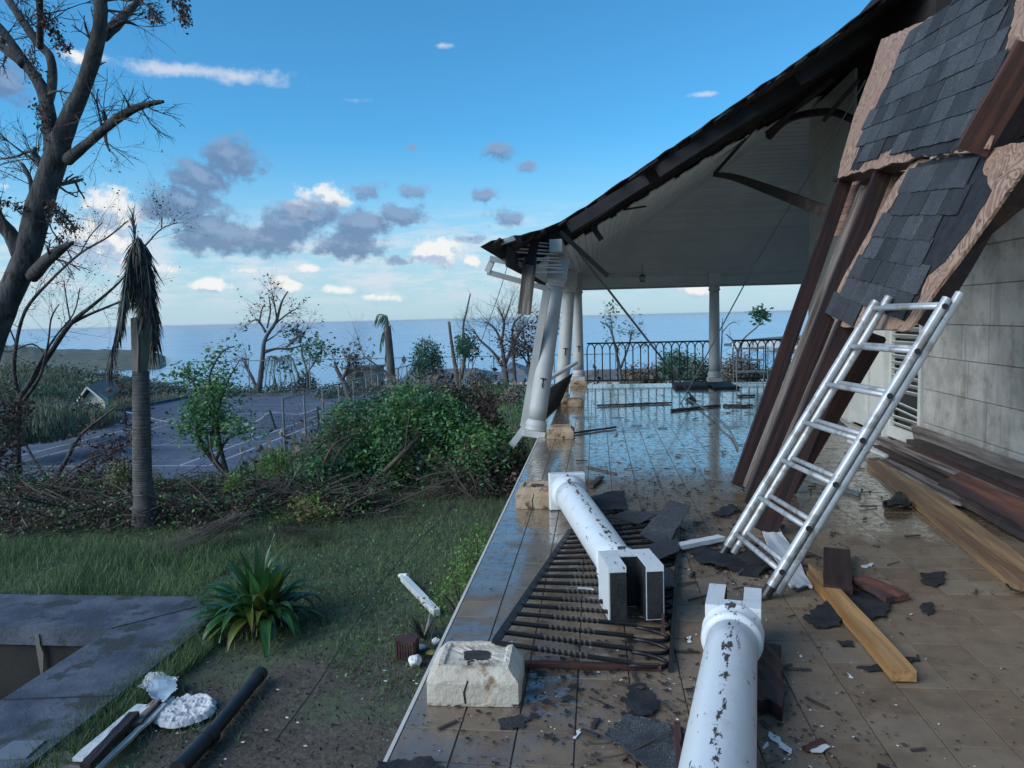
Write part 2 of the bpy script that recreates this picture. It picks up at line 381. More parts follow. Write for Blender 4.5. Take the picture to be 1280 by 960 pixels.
def m_ground():
    m = bpy.data.materials.new('garden_ground'); m.use_nodes = True
    k = NT(m.node_tree); b = m.node_tree.nodes['Principled BSDF']
    P = k.n('ShaderNodeNewGeometry').outputs['Position']; x, y, z = k.xyz(P)
    col = k.mix(k.smooth(k.noise(P, 6, 8, .7), .35, .65), (.06, .085, .05), (.115, .145, .08))
    bare = k.smooth(k.m('SUBTRACT', k.noise(P, .9, 6, .65), k.m('MULTIPLY', k.v('LENGTH', k.v('SUBTRACT', k.v('MULTIPLY', P, (1, 1, 0)), (-1.5, 4.3, 0))), .13)), .22, .38)
    soil = k.mix(k.smooth(k.noise(P, 30, 6, .7), .4, .65), (.08, .065, .055), (.155, .125, .105))
    col = k.mix(k.m('MULTIPLY', bare, .85), col, soil)
    brush = k.smooth(y, 7.5, 9.5)
    brush = k.m('MULTIPLY', brush, k.smooth(y, 16, 20, 1, 0))
    col = k.mix(k.m('MULTIPLY', brush, .5), col, (.05, .04, .03))
    far = k.smooth(y, 60, 66)
    col = k.mix(far, col, k.mix(k.smooth(k.noise(P, .5, 6, .7), .4, .6), (.06, .075, .04), (.12, .11, .06)))
    k.l(col, b.inputs['Base Color']); b.inputs['Roughness'].default_value = .9
    bn = k.n('ShaderNodeBump'); bn.inputs['Strength'].default_value = 0.8; bn.inputs['Distance'].default_value = 0.03
    k.l(k.noise(P, 20, 8, .7), bn.inputs['Height']); k.l(bn.outputs[0], b.inputs['Normal'])
    return m
MT['ground'] = m_ground()

def m_sea():
    m = bpy.data.materials.new('sea_water'); m.use_nodes = True
    k = NT(m.node_tree); b = m.node_tree.nodes['Principled BSDF']
    P = k.n('ShaderNodeNewGeometry').outputs['Position']
    st = k.smooth(k.noise(k.v('MULTIPLY', P, (.0007, .004, 1)), 1.2, 6, .6), .4, .6)
    col = k.mix(st, (.15, .35, .54), (.18, .40, .60))
    dist = k.v('LENGTH', P)
    near = k.smooth(dist, 2600, 900)
    col = k.mix(k.m('MULTIPLY', near, .8), col, (.21, .46, .64))
    reef = k.smooth(k.noise(k.v('MULTIPLY', P, (.002, .012, 1)), 1, 5, .7), .66, .70)
    reef = k.m('MULTIPLY', reef, k.m('MULTIPLY', k.smooth(dist, 900, 1400), k.smooth(dist, 2600, 1900)))
    col = k.mix(k.m('MULTIPLY', reef, .5), col, (.4, .45, .5))
    k.l(col, b.inputs['Base Color']); b.inputs['Roughness'].default_value = .2
    b.inputs['IOR'].default_value = 1.33
    bn = k.n('ShaderNodeBump'); bn.inputs['Strength'].default_value = 0.45; bn.inputs['Distance'].default_value = 1.2
    k.l(k.noise(k.v('MULTIPLY', P, (.05, .14, 1)), 1.0, 6, .65), bn.inputs['Height']); k.l(bn.outputs[0], b.inputs['Normal'])
    return m
MT['sea'] = m_sea()
def m_puddle():
    m = mat('pool_water', (.012, .016, .014), (.02, .022, .018), 2, .04)
    return m
MT['pool'] = m_puddle()

# ------------------------------------------------------------------ mesh helpers
def link(name, me, m, parent=None, kind=None, label=None):
    o = bpy.data.objects.new(name, me)
    if m is not None and not me.materials: me.materials.append(MT[m] if isinstance(m, str) else m)
    C.objects.link(o)
    if parent is not None:
        o.parent = parent
        o.matrix_parent_inverse = wm(parent).inverted()
    if kind: o['kind'] = kind
    if label: o['label'] = label
    return o
def wm(o):
    m = Matrix.LocRotScale(o.location, o.rotation_euler, o.scale)
    return m if o.parent is None else wm(o.parent) @ o.matrix_parent_inverse @ m
def root(name, label, cat, loc=(0, 0, 0), group=None):
    o = bpy.data.objects.new(name, None); C.objects.link(o); o.location = loc
    o.empty_display_size = 0.2
    return tag(o, label, cat, group)
def tag(o, label=None, cat=None, group=None, kind=None):
    if label: o['label'] = label
    if cat: o['category'] = cat
    if group: o['group'] = group
    if kind: o['kind'] = kind
    return o

class MB:
    def __init__(s): s.v = []; s.f = []
    def add(s, vs, fs):
        o = len(s.v); s.v += [tuple(p) for p in vs]; s.f += [tuple(i + o for i in f) for f in fs]; return s
    def box(s, a, b):
        x0, y0, z0 = a; x1, y1, z1 = b
        return s.add([(x0, y0, z0), (x1, y0, z0), (x1, y1, z0), (x0, y1, z0), (x0, y0, z1), (x1, y0, z1), (x1, y1, z1), (x0, y1, z1)],
                     [(0, 3, 2, 1), (4, 5, 6, 7), (0, 1, 5, 4), (1, 2, 6, 5), (2, 3, 7, 6), (3, 0, 4, 7)])
    def bar(s, p, q, w, h, up=(0, 0, 1)):
        p, q = Vector(p), Vector(q); d = (q - p).normalized(); up = Vector(up)
        x = d.cross(up)
        if x.length < 1e-4: x = d.cross(Vector((1, 0, 0)))
        x.normalize(); y = x.cross(d).normalized()
        c = []
        for b in (p, q):
            for i, j in ((-1, -1), (1, -1), (1, 1), (-1, 1)): c.append(b + x * (i * w / 2) + y * (j * h / 2))
        return s.add(c, [(0, 1, 2, 3), (7, 6, 5, 4), (0, 4, 5, 1), (1, 5, 6, 2), (2, 6, 7, 3), (3, 7, 4, 0)])
    def tube(s, pts, r, n=8, caps=True, twist=0.0, jit=0.0):
        pts = [Vector(p) for p in pts]; N = len(pts)
        rr = r if hasattr(r, '__len__') else [r] * N
        up = None; vs = []
        for i, p in enumerate(pts):
            d = (pts[min(i + 1, N - 1)] - pts[max(i - 1, 0)])
            if d.length < 1e-9: d = Vector((0, 0, 1))
            d.normalize()
            if up is None: up = d.orthogonal().normalized()
            up = (up - d * up.dot(d))
            if up.length < 1e-6: up = d.orthogonal()
            up.normalize(); sd = d.cross(up)
            for j in range(n):
                a = 2 * pi * j / n + twist * i
                k = rr[i] * (1 + (rnd.uniform(-jit, jit) if jit else 0))
                vs.append(p + up * (cos(a) * k) + sd * (sin(a) * k))
        fs = [(i * n + j, i * n + (j + 1) % n, (i + 1) * n + (j + 1) % n, (i + 1) * n + j) for i in range(N - 1) for j in range(n)]
        if caps: fs += [tuple(range(n))[::-1], tuple((N - 1) * n + j for j in range(n))]
        return s.add(vs, fs)
    def prism(s, poly, n, t):
        """closed polygon (3D, planar) extruded by t along n"""
        n = Vector(n) * t; N = len(poly)
        vs = [Vector(p) for p in poly]; vs += [p + n for p in vs]
        fs = [tuple(range(N))[::-1], tuple(range(N, 2 * N))] + [(i, (i + 1) % N, N + (i + 1) % N, N + i) for i in range(N)]
        return s.add(vs, fs)
    def lathe(s, prof, n=24):
        vs = []; N = len(prof)
        for r, z in prof:
            for j in range(n): a = 2 * pi * j / n; vs.append((r * cos(a), r * sin(a), z))
        fs = [(i * n + j, i * n + (j + 1) % n, (i + 1) * n + (j + 1) % n, (i + 1) * n + j) for i in range(N - 1) for j in range(n)]
        fs += [tuple(range(n))[::-1], tuple((N - 1) * n + j for j in range(n))]
        return s.add(vs, fs)
    def mesh(s, name, smooth=False, xf=None):
        me = bpy.data.meshes.new(name)
        vs = s.v if xf is None else [tuple(xf @ Vector(p)) for p in s.v]
        me.from_pydata(vs, [], s.f); me.validate(); me.update()
        if smooth: me.polygons.foreach_set('use_smooth', [True] * len(me.polygons))
        return me
    def build(s, name, m, parent=None, smooth=False, kind=None, label=None, xf=None, bevel=0):
        me = s.mesh(name, smooth, xf)
        if bevel:
            bm = bmesh.new(); bm.from_mesh(me)
            bmesh.ops.recalc_face_normals(bm, faces=bm.faces)
            es = [e for e in bm.edges if len(e.link_faces) == 2 and e.calc_face_angle(0) > 0.6]
            bmesh.ops.bevel(bm, geom=es, offset=bevel, segments=1, affect='EDGES', profile=0.5)
            bm.to_mesh(me); bm.free()
        return link(name, me, m, parent, kind, label)

def fix_normals(me):
    bm = bmesh.new(); bm.from_mesh(me); bmesh.ops.recalc_face_normals(bm, faces=bm.faces); bm.to_mesh(me); bm.free()

def thing1(name, mb, m, label, cat, group=None, smooth=False, bevel=0):
    """a thing that is one mesh; its origin is moved to the bottom centre"""
    vs = np.array(mb.v); c = Vector((vs[:, 0].mean(), vs[:, 1].mean(), vs[:, 2].min()))
    o = mb.build(name, m, smooth=smooth, xf=Matrix.Translation(-c), bevel=bevel)
    o.location = c
    return tag(o, label, cat, group)

nrng = np.random.default_rng(5)
def leaves_mesh(name, P, size, droop=0.0, aspect=0.5, up=0.3, rs=None, fold=True):
    """many small leaves: a folded rhombus each"""
    P = np.asarray(P, float); n = len(P)
    d = nrng.normal(size=(n, 3)); d[:, 2] = d[:, 2] * .6 - droop; d /= np.linalg.norm(d, axis=1)[:, None]
    u = nrng.normal(size=(n, 3)); u[:, 2] += up * 3
    s = np.cross(d, u); s /= np.linalg.norm(s, axis=1)[:, None] + 1e-9
    nn = np.cross(s, d)
    L = (size * nrng.uniform(.6, 1.3, n))[:, None]
    a = P; b = P + d * L * .5 + s * L * aspect * .5 - nn * L * .08; c = P + d * L - nn * L * .15; e = P + d * L * .5 - s * L * aspect * .5 - nn * L * .08
    V = np.stack([a, b, c, e], 1).reshape(-1, 3)
    return quads(name, V)
def quads(name, V):
    n = len(V) // 4
    me = bpy.data.meshes.new(name)
    me.vertices.add(len(V)); me.vertices.foreach_set('co', np.ascontiguousarray(V, dtype=np.float32).ravel())
    me.loops.add(4 * n); me.loops.foreach_set('vertex_index', np.arange(4 * n, dtype=np.int32))
    me.polygons.add(n); me.polygons.foreach_set('loop_start', np.arange(0, 4 * n, 4, dtype=np.int32))
    me.update(calc_edges=True); me.validate()
    return me
def clumps(centres, per, r):
    c = np.asarray(centres, float)
    return np.repeat(c, per, 0) + nrng.normal(size=(len(c) * per, 3)) * r
def in_ellipsoids(ells, n, shell=0.55):
    """points spread through a union of ellipsoids, biased outward"""
    out = []
    w = np.array([e[1][0] * e[1][1] * e[1][2] for e in ells]) ** .75; w /= w.sum()
    for (c, r), k in zip(ells, (w * n).astype(int) + 1):
        d = nrng.normal(size=(k, 3)); d /= np.linalg.norm(d, axis=1)[:, None]
        rr = nrng.uniform(shell ** 3, 1, k) ** (1 / 3)
        out.append(np.array(c) + d * rr[:, None] * np.array(r))
    return np.concatenate(out)

def smooth_path(pts, k=3):
    """Catmull-Rom through points"""
    pts = [Vector(p) for p in pts]
    if len(pts) < 3: k = max(k, 2)
    out = []
    for i in range(len(pts) - 1):
        p0 = pts[max(i - 1, 0)]; p1 = pts[i]; p2 = pts[i + 1]; p3 = pts[min(i + 2, len(pts) - 1)]
        for j in range(k):
            t = j / k
            out.append(0.5 * ((2 * p1) + (p2 - p0) * t + (2 * p0 - 5 * p1 + 4 * p2 - p3) * t * t + (3 * p1 - p0 - 3 * p2 + p3) * t ** 3))
    out.append(pts[-1]); return out
def interp(r, n):
    return list(np.interp(np.linspace(0, 1, n), np.linspace(0, 1, len(r)), r))

def twiggy(mb, p, d, L, r, depth, tips=None, spread=.7, up=.15, segs=4, rr=rnd):
    """a crooked twig that forks"""
    pts = [Vector(p)]; d = Vector(d).normalized()
    for i in range(segs):
        d = (d + Vector((rr.gauss(0, .16), rr.gauss(0, .16), rr.gauss(0, .16) + up * .3))).normalized()
        pts.append(pts[-1] + d * (L / segs))
    mb.tube(pts, interp([r, r * .45], len(pts)), 5 if r > .02 else 3, caps=False)
    if tips is not None and depth <= 1: tips += pts[1:]
    if depth > 0:
        for i in range(rr.choice((2, 3, 3, 4))):
            t = rr.uniform(.3, 1.0); q = pts[int(t * segs)]
            e = (d + Vector((rr.gauss(0, spread), rr.gauss(0, spread), rr.gauss(0, spread) + up))).normalized()
            twiggy(mb, q, e, L * rr.uniform(.45, .75), r * .5, depth - 1, tips, spread, up, segs, rr)

def lerp(a, b, t): return a + (b - a) * t
# ------------------------------------------------------------------ wood helper
def plank(name, m, p0, p1, w, t, up=(0, 0, 1), parent=None, label=None, cat=None, group=None, seg=8, ragged=(0, 0), jit=.004, taper=1.0, bend=0.0):
    """a board with its own axes: x along it, y across, z thickness; split or broken ends"""
    p0, p1 = Vector(p0), Vector(p1); d = p1 - p0; L = d.length; d.normalize()
    up = Vector(up); y = up.cross(d)
    if y.length < 1e-4: y = Vector((0, 1, 0)).cross(d)
    y.normalize(); z = d.cross(y).normalized()
    vs = []; cols = 5
    for i in range(seg + 1):
        s = i / seg; ww = w * lerp(1, taper, s)
        for k in range(cols):
            u = k / (cols - 1) - .5
            x = s * L
            if i == 0: x += rnd.uniform(0, ragged[0])
            if i == seg: x -= rnd.uniform(0, ragged[1])
            zz = bend * sin(pi * s) + rnd.uniform(-jit, jit) * .4
            yy = u * ww + (rnd.uniform(-jit, jit) if abs(u) == .5 else 0)
            vs.append((x, yy, zz + t / 2)); vs.append((x, yy, zz - t / 2))
    fs = []; R = cols * 2
    for i in range(seg):
        for k in range(cols - 1):
            a = i * R + k * 2; fs.append((a, a + R, a + R + 2, a + 2)); fs.append((a + 1, a + 3, a + R + 3, a + R + 1))
        a = i * R; fs.append((a, a + 1, a + R + 1, a + R)); a = i * R + (cols - 1) * 2; fs.append((a, a + R, a + R + 1, a + 1))
    for i in (0, seg):
        for k in range(cols - 1):
            a = i * R + k * 2; fs.append((a, a + 2, a + 3, a + 1) if i == 0 else (a, a + 1, a + 3, a + 2))
    me = MB().add(vs, fs).mesh(name)
    fix_normals(me)
    o = link(name, me, m, None)
    M = Matrix(((d.x, y.x, z.x, p0.x), (d.y, y.y, z.y, p0.y), (d.z, y.z, z.z, p0.z), (0, 0, 0, 1)))
    o.matrix_world = M
    if parent is not None:
        o.parent = parent; o.matrix_parent_inverse = wm(parent).inverted()
        o.location, q, _ = M.decompose(); o.rotation_euler = q.to_euler()
    else:
        o.location, q, _ = M.decompose(); o.rotation_euler = q.to_euler()
    if label or cat: tag(o, label, cat, group)
    return o
def local(name, mb, m, parent, smooth=False, bevel=0, kind=None):
    o = mb.build(name, m, None, smooth, kind, None, None, bevel); o.parent = parent; return o
def frame(name, label, cat, loc, zaxis, yaxis, group=None):
    z = Vector(zaxis).normalized(); y = Vector(yaxis); y = (y - z * y.dot(z)).normalized(); x = y.cross(z)
    r = root(name, label, cat, loc, group)
    r.rotation_euler = Matrix(((x.x, y.x, z.x), (x.y, y.y, z.y), (x.z, y.z, z.z))).to_euler()
    return r

# ------------------------------------------------------------------ terrain, sea
def lerp(a, b, t): return a + (b - a) * t
def sst(x, a, b):
    t = np.clip((x - a) / (b - a), 0, 1); return t * t * (3 - 2 * t)
def terrain(x, y):
    x = np.asarray(x, float); y = np.asarray(y, float)
    g = np.sqrt(x * x + y * y)
    right = np.interp(y, [-60, 13, 26, 40, 60, 150, 400, 900], [-1.0, -1.0, -1.35, -4.2, -7.5, -30, -63, -66])
    left = np.interp(y, [-60, 12, 26, 62, 75, 180, 400, 900], [-1.0, -1.0, -4.5, -4.5, -6.5, -30, -63, -66])
    xb = np.maximum(-0.33 * y, -11.2) + 1.0 * sst(x, -20, 20) * 0; t = sst(x - xb, -2.0, 2.2)
    z = left * (1 - t) + right * t
    # bank on the left side of the court
    z = z + 2.6 * sst(-x, 37, 50) * sst(y, 20, 34) * (1 - sst(y, 80, 120))
    # hollow for the pool
    inp = (x > -9.9) & (x < -3.75) & (y > 2.2) & (y < 6.2)
    z = np.where(inp, -2.3, z)
    return z
def tz(x, y): return float(terrain(x, y))
GZ = -1.0
def make_terrain():
    def axis(pts):
        out = []
        for a, b, st in pts: out += list(np.arange(a, b, st))
        return np.array(out)
    xs = axis([(-3000, -300, 150), (-300, -70, 10), (-70, -12, 1.0), (-12, 1, .2), (1, 12, 1.0), (12, 70, 4), (70, 300, 20), (300, 3001, 150)])
    ys = axis([(-200, -10, 20), (-10, 2, 1.0), (2, 14, .2), (14, 34, .6), (34, 80, 1.5), (80, 420, 12), (420, 901, 60)])
    X, Y = np.meshgrid(xs, ys)
    Z = terrain(X, Y)
    n = np.array([[noise.noise(Vector((x * .9, y * .9, 0))) * .5 + noise.noise(Vector((x * .16, y * .16, 4))) for x in xs] for y in ys])
    near = ((X > -9.9) & (X < -3.2) & (Y < 7.4))
    amp = np.where(near, 0, np.where((X > -12) & (Y < 30), .05, .0))
    far = (np.abs(Y) > 66) | (X > 14)
    Z = Z + n * amp + np.where(far, n * 1.2, 0)
    V = np.stack([X, Y, Z], -1).reshape(-1, 3)
    nx, ny = len(xs), len(ys)
    i = np.arange(nx * ny).reshape(ny, nx)
    Fq = np.stack([i[:-1, :-1], i[:-1, 1:], i[1:, 1:], i[1:, :-1]], -1).reshape(-1, 4)
    me = bpy.data.meshes.new('ground'); me.from_pydata(V.tolist(), [], Fq.tolist()); me.update()
    me.polygons.foreach_set('use_smooth', [True] * len(me.polygons))
    link('ground', me, 'ground', kind='structure')
make_terrain()
SEA = -60.0
me = MB().add([(-70000, 250, SEA), (70000, 250, SEA), (70000, 80000, SEA), (-70000, 80000, SEA)], [(0, 1, 2, 3)]).build('sea', 'sea', kind='structure')

def headland(name, line, dfront, dback, label_kind='structure'):
    """low ridge of land in the sea: line = (px, top_y) skyline at mid distance"""
    mb = MB(); rows = 9; N = len(line)
    pts = []
    xs = np.linspace(0, N - 1, 90)
    lx = np.interp(xs, range(N), [l[0] for l in line]); ly = np.interp(xs, range(N), [l[1] for l in line])
    dm = (dfront + dback) / 2
    for i, (px, py) in enumerate(zip(lx, ly)):
        top = aty(px, py, dm)
        h = top.z - SEA
        h = max(h, .5)
        for j in range(rows):
            t = j / (rows - 1)
            y = dfront + (dback - dfront) * t
            y = dm + (y - dm) * min(1, .15 + h / 14)
            z = SEA - 1 + h * sin(pi * t) ** .7 * (1 + .12 * noise.noise(Vector((i * .35, j * .8, 1)))) + (1 if 0 < j < rows - 1 else 0)
            pts.append((top.x / dm * y, y, z))
    fs = [(i * rows + j, (i + 1) * rows + j, (i + 1) * rows + j + 1, i * rows + j + 1) for i in range(89) for j in range(rows - 1)]
    mb.add(pts, fs).build(name, 'headland', smooth=True, kind=label_kind)
headland('headland', [(-260, 420), (-120, 426), (0, 432), (25, 431), (60, 437), (120, 437), (165, 438), (195, 442), (207, 447)], 1020, 1500)
headland('coast', [(905, 432), (925, 427), (960, 424), (1020, 420), (1100, 416), (1200, 414)], 1100, 1900)
mb = MB()
for i in range(46):
    px = rnd.uniform(918, 1010); p = aty(px, rnd.uniform(427, 438) - (px - 905) * .02, rnd.uniform(1120, 1400)); s_ = rnd.uniform(3, 7)
    mb.box((p.x - s_, p.y - 4, p.z - 6), (p.x + s_, p.y + 4, p.z + 1))
mb.build('coastal_town', 'house_white', kind='stuff')['label'] = 'pale specks of a town along the far shore'

# ------------------------------------------------------------------ tennis court
def tennis_court():
    z = -4.46
    o = MB().box((-34, 25, -4.8), (-13.35, 61, z)).build('tennis_court', 'court', kind='structure')
    mb = MB(); zt = z + .006
    cx, y0, y1, ym = -22.2, 31.1, 54.9, 43.0; hw, sw = 5.485, 4.115
    def strip(x0, ya, x1, yb): mb.add([(x0, ya, zt), (x1, ya, zt), (x1, yb, zt), (x0, yb, zt)], [(0, 1, 2, 3)])
    w = .07
    for x in (-hw, hw, -sw, sw): strip(cx + x - w, y0, cx + x + w, y1)
    for y in (y0, y1): strip(cx - hw + w, y - w, cx + hw - w, y + w)
    for y in (ym - 6.4, ym + 6.4): strip(cx - sw + w, y - w, cx + sw - w, y + w)
    strip(cx - w / 2, ym - 6.3, cx + w / 2, ym + 6.3)
    link('court_lines', mb.mesh('court_lines'), 'line_paint', o)
    # kerb around
    k = MB(); k.box((-34.2, 61, -4.6), (-13.2, 61.25, -4.2)); k.box((-34.25, 25, -4.6), (-34, 61, -4.25))
    link('court_kerb', k.mesh('court_kerb'), 'concrete', o)
    # net with one leaning post
    r = root('tennis_net', 'sagging dark tennis net between two short posts on the court', 'net', (-22, 43, z))
    MB().tube([(-16.2, 43, z), (-16.2, 43, z + 1.15)], .07, 8).build('post', 'pipe_black', r)
    MB().tube([(-18.4, 42, z), (-18.75, 42.1, z + 1.1)], .06, 8).build('post', 'pipe_black', r)
    MB().tube([(-28.2, 43, z), (-28.2, 43, z + 1.15)], .07, 8).build('post', 'pipe_black', r)
    cord = smooth_path([(-16.2, 43, z + 1.05), (-17.3, 42.6, z + .75), (-18.7, 42.1, z + .95), (-20, 42.3, z + .35), (-24, 42.8, z + .12), (-28.2, 43, z + 1.0)], 6)
    MB().tube(cord, .03, 5).build('net_cord', 'line_paint', r)
    m = MB()
    for i in range(len(cord) - 1):
        a, b = cord[i], cord[i + 1]
        for j in range(3):
            t = j / 3; p = a.lerp(b, t); m.tube([p, (p.x, p.y + .1, z + .02)], .008, 3, caps=False)
    for f in (.25, .5, .75): m.tube([(p.x, p.y + .05, z + (p.z - z) * f) for p in cord], .008, 3, caps=False)
    m.build('netting', 'pipe_black', r)
tennis_court()

def chain_fence(name, label, pts, h, step, zb, posts='galv'):
    pts = [Vector(p) for p in pts]
    r = root(name, label, 'fence', pts[0])
    first = None
    allp = []
    for a, b in zip(pts, pts[1:]):
        n = max(1, round((b - a).length / step))
        for i in range(n + (b is pts[-1])):
            allp.append(a.lerp(b, i / n))
    pm = MB().tube([(0, 0, 0), (0, 0, h)], .05, 8).mesh('post')
    for p in allp:
        o = link('post', pm, posts, r); o.location = (p.x, p.y, zb)
    MB().tube([(p.x, p.y, zb + h) for p in pts], .035, 6).build('top_rail', posts, r)
    m = MB()
    for a, b in zip(pts, pts[1:]):       # diamond wire, coarse
        L = (b - a).length; n = int(L / .45)
        for i in range(-int(h / .45), n):
            for sgn in (0, 1):
                u0, z0, u1, z1 = i * .45, 0, i * .45 + h, h
                if u0 < 0: z0 = -u0; u0 = 0
                if u1 > L: z1 -= u1 - L; u1 = L
                if z1 <= z0: continue
                A, B = a.lerp(b, u0 / L), a.lerp(b, u1 / L)
                if sgn: A, B = a.lerp(b, 1 - u0 / L), a.lerp(b, 1 - u1 / L)
                m.tube([(A.x, A.y, zb + z0), (B.x, B.y, zb + z1)], .004, 3, caps=False)
    m.build('wire_mesh', posts, r, kind='stuff')
    return r
chain_fence('chain_link_fence', 'galvanised chain link fence with top rail along the near right side of the tennis court',
            [(-13.3, 31.2, 0), (-13.3, 60.0, 0)], 2.85, 2.4, -4.46)
chain_fence('chain_link_fence', 'low bent chain link fence along the left bank of the tennis court', [(-34.6, 34, 0), (-34.6, 61.6, 0)], 1.2, 4.5, -4.3)
chain_fence('chain_link_fence', 'tall chain link fence across the far end of the tennis court', [(-34.6, 62, 0), (-13.3, 62, 0), (1.5, 62, 0)], 3.0, 5.0, -4.5)

# ------------------------------------------------------------------ pool deck
def plate(poly, z, t):
    """flat piece lying down: polygon xy extruded up"""
    N = len(poly)
    vs = [(x, y, z) for x, y in poly] + [(x, y, z + t) for x, y in poly]
    return vs, [tuple(range(N))[::-1], tuple(range(N, 2 * N))] + [(i, (i + 1) % N, N + (i + 1) % N, N + i) for i in range(N)]
def deck():
    x0, x1, y0, y1 = -10.5, -3.32, 1.0, 6.62
    px0, px1, py0, py1 = -9.6, -4.10, 2.6, 5.86
    t = -.93
    m = MB()
    m.box((px1, y0, -1.09), (x1, py1, t)); m.box((x0, y0, -1.09), (px0, py1, t)); m.box((px0, y0, -1.09), (px1, py0, t))
    m.add(*plate([(x0, py1), (x1, py1), (x1 - .02, 6.15), (-3.78, y1), (x0, y1 - .06)], -1.09, t + 1.09))
    o = m.build('pool_deck', 'concrete', kind='structure')
    b = MB()
    b.box((px0 - .02, py1 + .03, -2.25), (px1 + .02, py1 + .25, -1.09)); b.box((px1 + .03, py0, -2.25), (px1 + .25, py1, -1.09))
    b.box((px0 - .25, py0, -2.25), (px0 - .03, py1, -1.09)); b.box((px0, py0 - .25, -2.25), (px1, py0 - .03, -1.09)); b.box((px0 - .3, py0 - .3, -2.4), (px1 + .3, py1 + .3, -2.26))
    link('pool_basin', b.mesh('pool_basin'), 'basin', o)
    w = MB(); zz = -1.62
    w.add([(px0, py0, zz), (px1, py0, zz), (px1, py1 + .02, zz), (px0, py1 + .02, zz)], [(0, 1, 2, 3)])
    w.build('pool_water', 'pool', kind='structure')
    # rust stain and stub on the pool wall
    p = aty(46, 800, py1 - .012)
    poly = [(-.02, .06), (.02, .07), (.025, -.02), (.05, -.10), (.04, -.22), (.015, -.32), (-.0, -.2), (-.01, -.08)]
    MB().prism([(p.x + a, py1 - .004, p.z - .02 + b) for a, b in poly], (0, -1, 0), .008).build('rust_streak', 'roof_brown', o)
    # construction joints
    j = MB()
    a = onz(0, 778, t); 
    for (u, v) in (((px1 + .02, 4.65), (x1 - .02, 4.75)), ((px1, py1), (x1 - .3, y1 - .25))):
        j.tube([(u[0], u[1], t + .001), (v[0], v[1], t + .001)], .006, 4)
    link('deck_joint', j.mesh('deck_joint'), 'dark_void', o)
    q = onz(20, 940, t)
    thing1('roof_slate', MB().add(*plate([(q.x - .11, q.y - .1), (q.x + .12, q.y - .07), (q.x + .1, q.y + .12), (q.x - .1, q.y + .1)], t + .002, .008)),
           'roof_blue', 'small square dark slate lying flat on the grey concrete slab', 'slate')
deck()

# ------------------------------------------------------------------ terrace
TX0, TX1, TY0, TY1 = -.78, 3.57, -1.0, 17.95
def terrace():
    base = MB()
    base.box((TX0 + .02, TY0, -1.3), (TX1 + .02, TY1, -.006)); base.box((TX1 + .02, 13.7, -1.3), (9, TY1, -.006))
    o = base.build('terrace_floor', 'grout', kind='structure')
    n_ = MB().box((TX0 - .016, TY0, -.045), (TX0 - .001, TY1, .001)); link('nosing', n_.mesh('nosing'), 'stucco', o)
    e = MB().box((TX0 - .01, TY0, -1.3), (TX0 + .02, TY1 + .02, -.05)); link('terrace_face', e.mesh('terrace_face'), 'concrete_wall', o)
    T = .2255; g = .0019
    cells = []
    nx = int((TX1 - TX0) / T) + 1; ny = int((TY1 - TY0) / T) + 1
    for i in range(nx):
        for j in range(ny):
            x0, y0 = TX0 + i * T, TY0 + j * T
            x1, y1 = min(x0 + T, TX1 + .02), min(y0 + T, TY1)
            if x1 - x0 < .03 or y1 - y0 < .03: continue
            c = ((x0 + x1) / 2, (y0 + y1) / 2, 0)
            q = topx(c)
            seen = q is not None and -30 < q[0] < 1310 and q[1] < 985
            cells.append((not seen, (Vector(c) - EYE).length, x0, y0, x1, y1))
    cells.sort()
    def tile(mb, x0, y0, x1, y1, cx=0, cy=0, dz=0, tx=0, ty=0):
        b = .0022; z = 0
        gy = g * 2.0
        P = [(x0 + g, y0 + gy), (x1 - g, y0 + gy), (x1 - g, y1 - gy), (x0 + g, y1 - gy)]
        Q = [(x0 + g + b, y0 + gy + b), (x1 - g - b, y0 + gy + b), (x1 - g - b, y1 - gy - b), (x0 + g + b, y1 - gy - b)]
        h = lambda x, y: dz + (x - (x0 + x1) / 2) * tx + (y - (y0 + y1) / 2) * ty
        vs = [(x - cx, y - cy, -.006) for x, y in P] + [(x - cx, y - cy, h(x, y)) for x, y in Q]
        mb.add(vs, [(4, 5, 6, 7), (0, 1, 5, 4), (1, 2, 6, 5), (2, 3, 7, 6), (3, 0, 4, 7)])
    full = MB(); tile(full, -T / 2, -T / 2, T / 2, T / 2); fm = full.mesh('tile'); fm.materials.append(MT['tile'])
    rest = MB(); k = 0
    for u, d, x0, y0, x1, y1 in cells:
        dz, tx, ty = -abs(rnd.gauss(0, .0004)), rnd.gauss(0, .0013), rnd.gauss(0, .0013)
        whole = abs(x1 - x0 - T) < 1e-6 and abs(y1 - y0 - T) < 1e-6
        if k < 299 and whole and not u:
            t = link('tile', fm, None, o); t.location = ((x0 + x1) / 2, (y0 + y1) / 2, dz); t.rotation_euler = (ty, -tx, 0); k += 1
        else: tile(rest, x0, y0, x1, y1, 0, 0, dz, tx, ty)
    for i in range(24):
        for j in range(19):
            x0, y0 = TX1 + .02 + i * T, 13.7 + j * T
            tile(rest, x0, y0, x0 + T, min(y0 + T, TY1))
    link('tiles', rest.mesh('tiles'), 'tile', o, kind='stuff')
terrace()

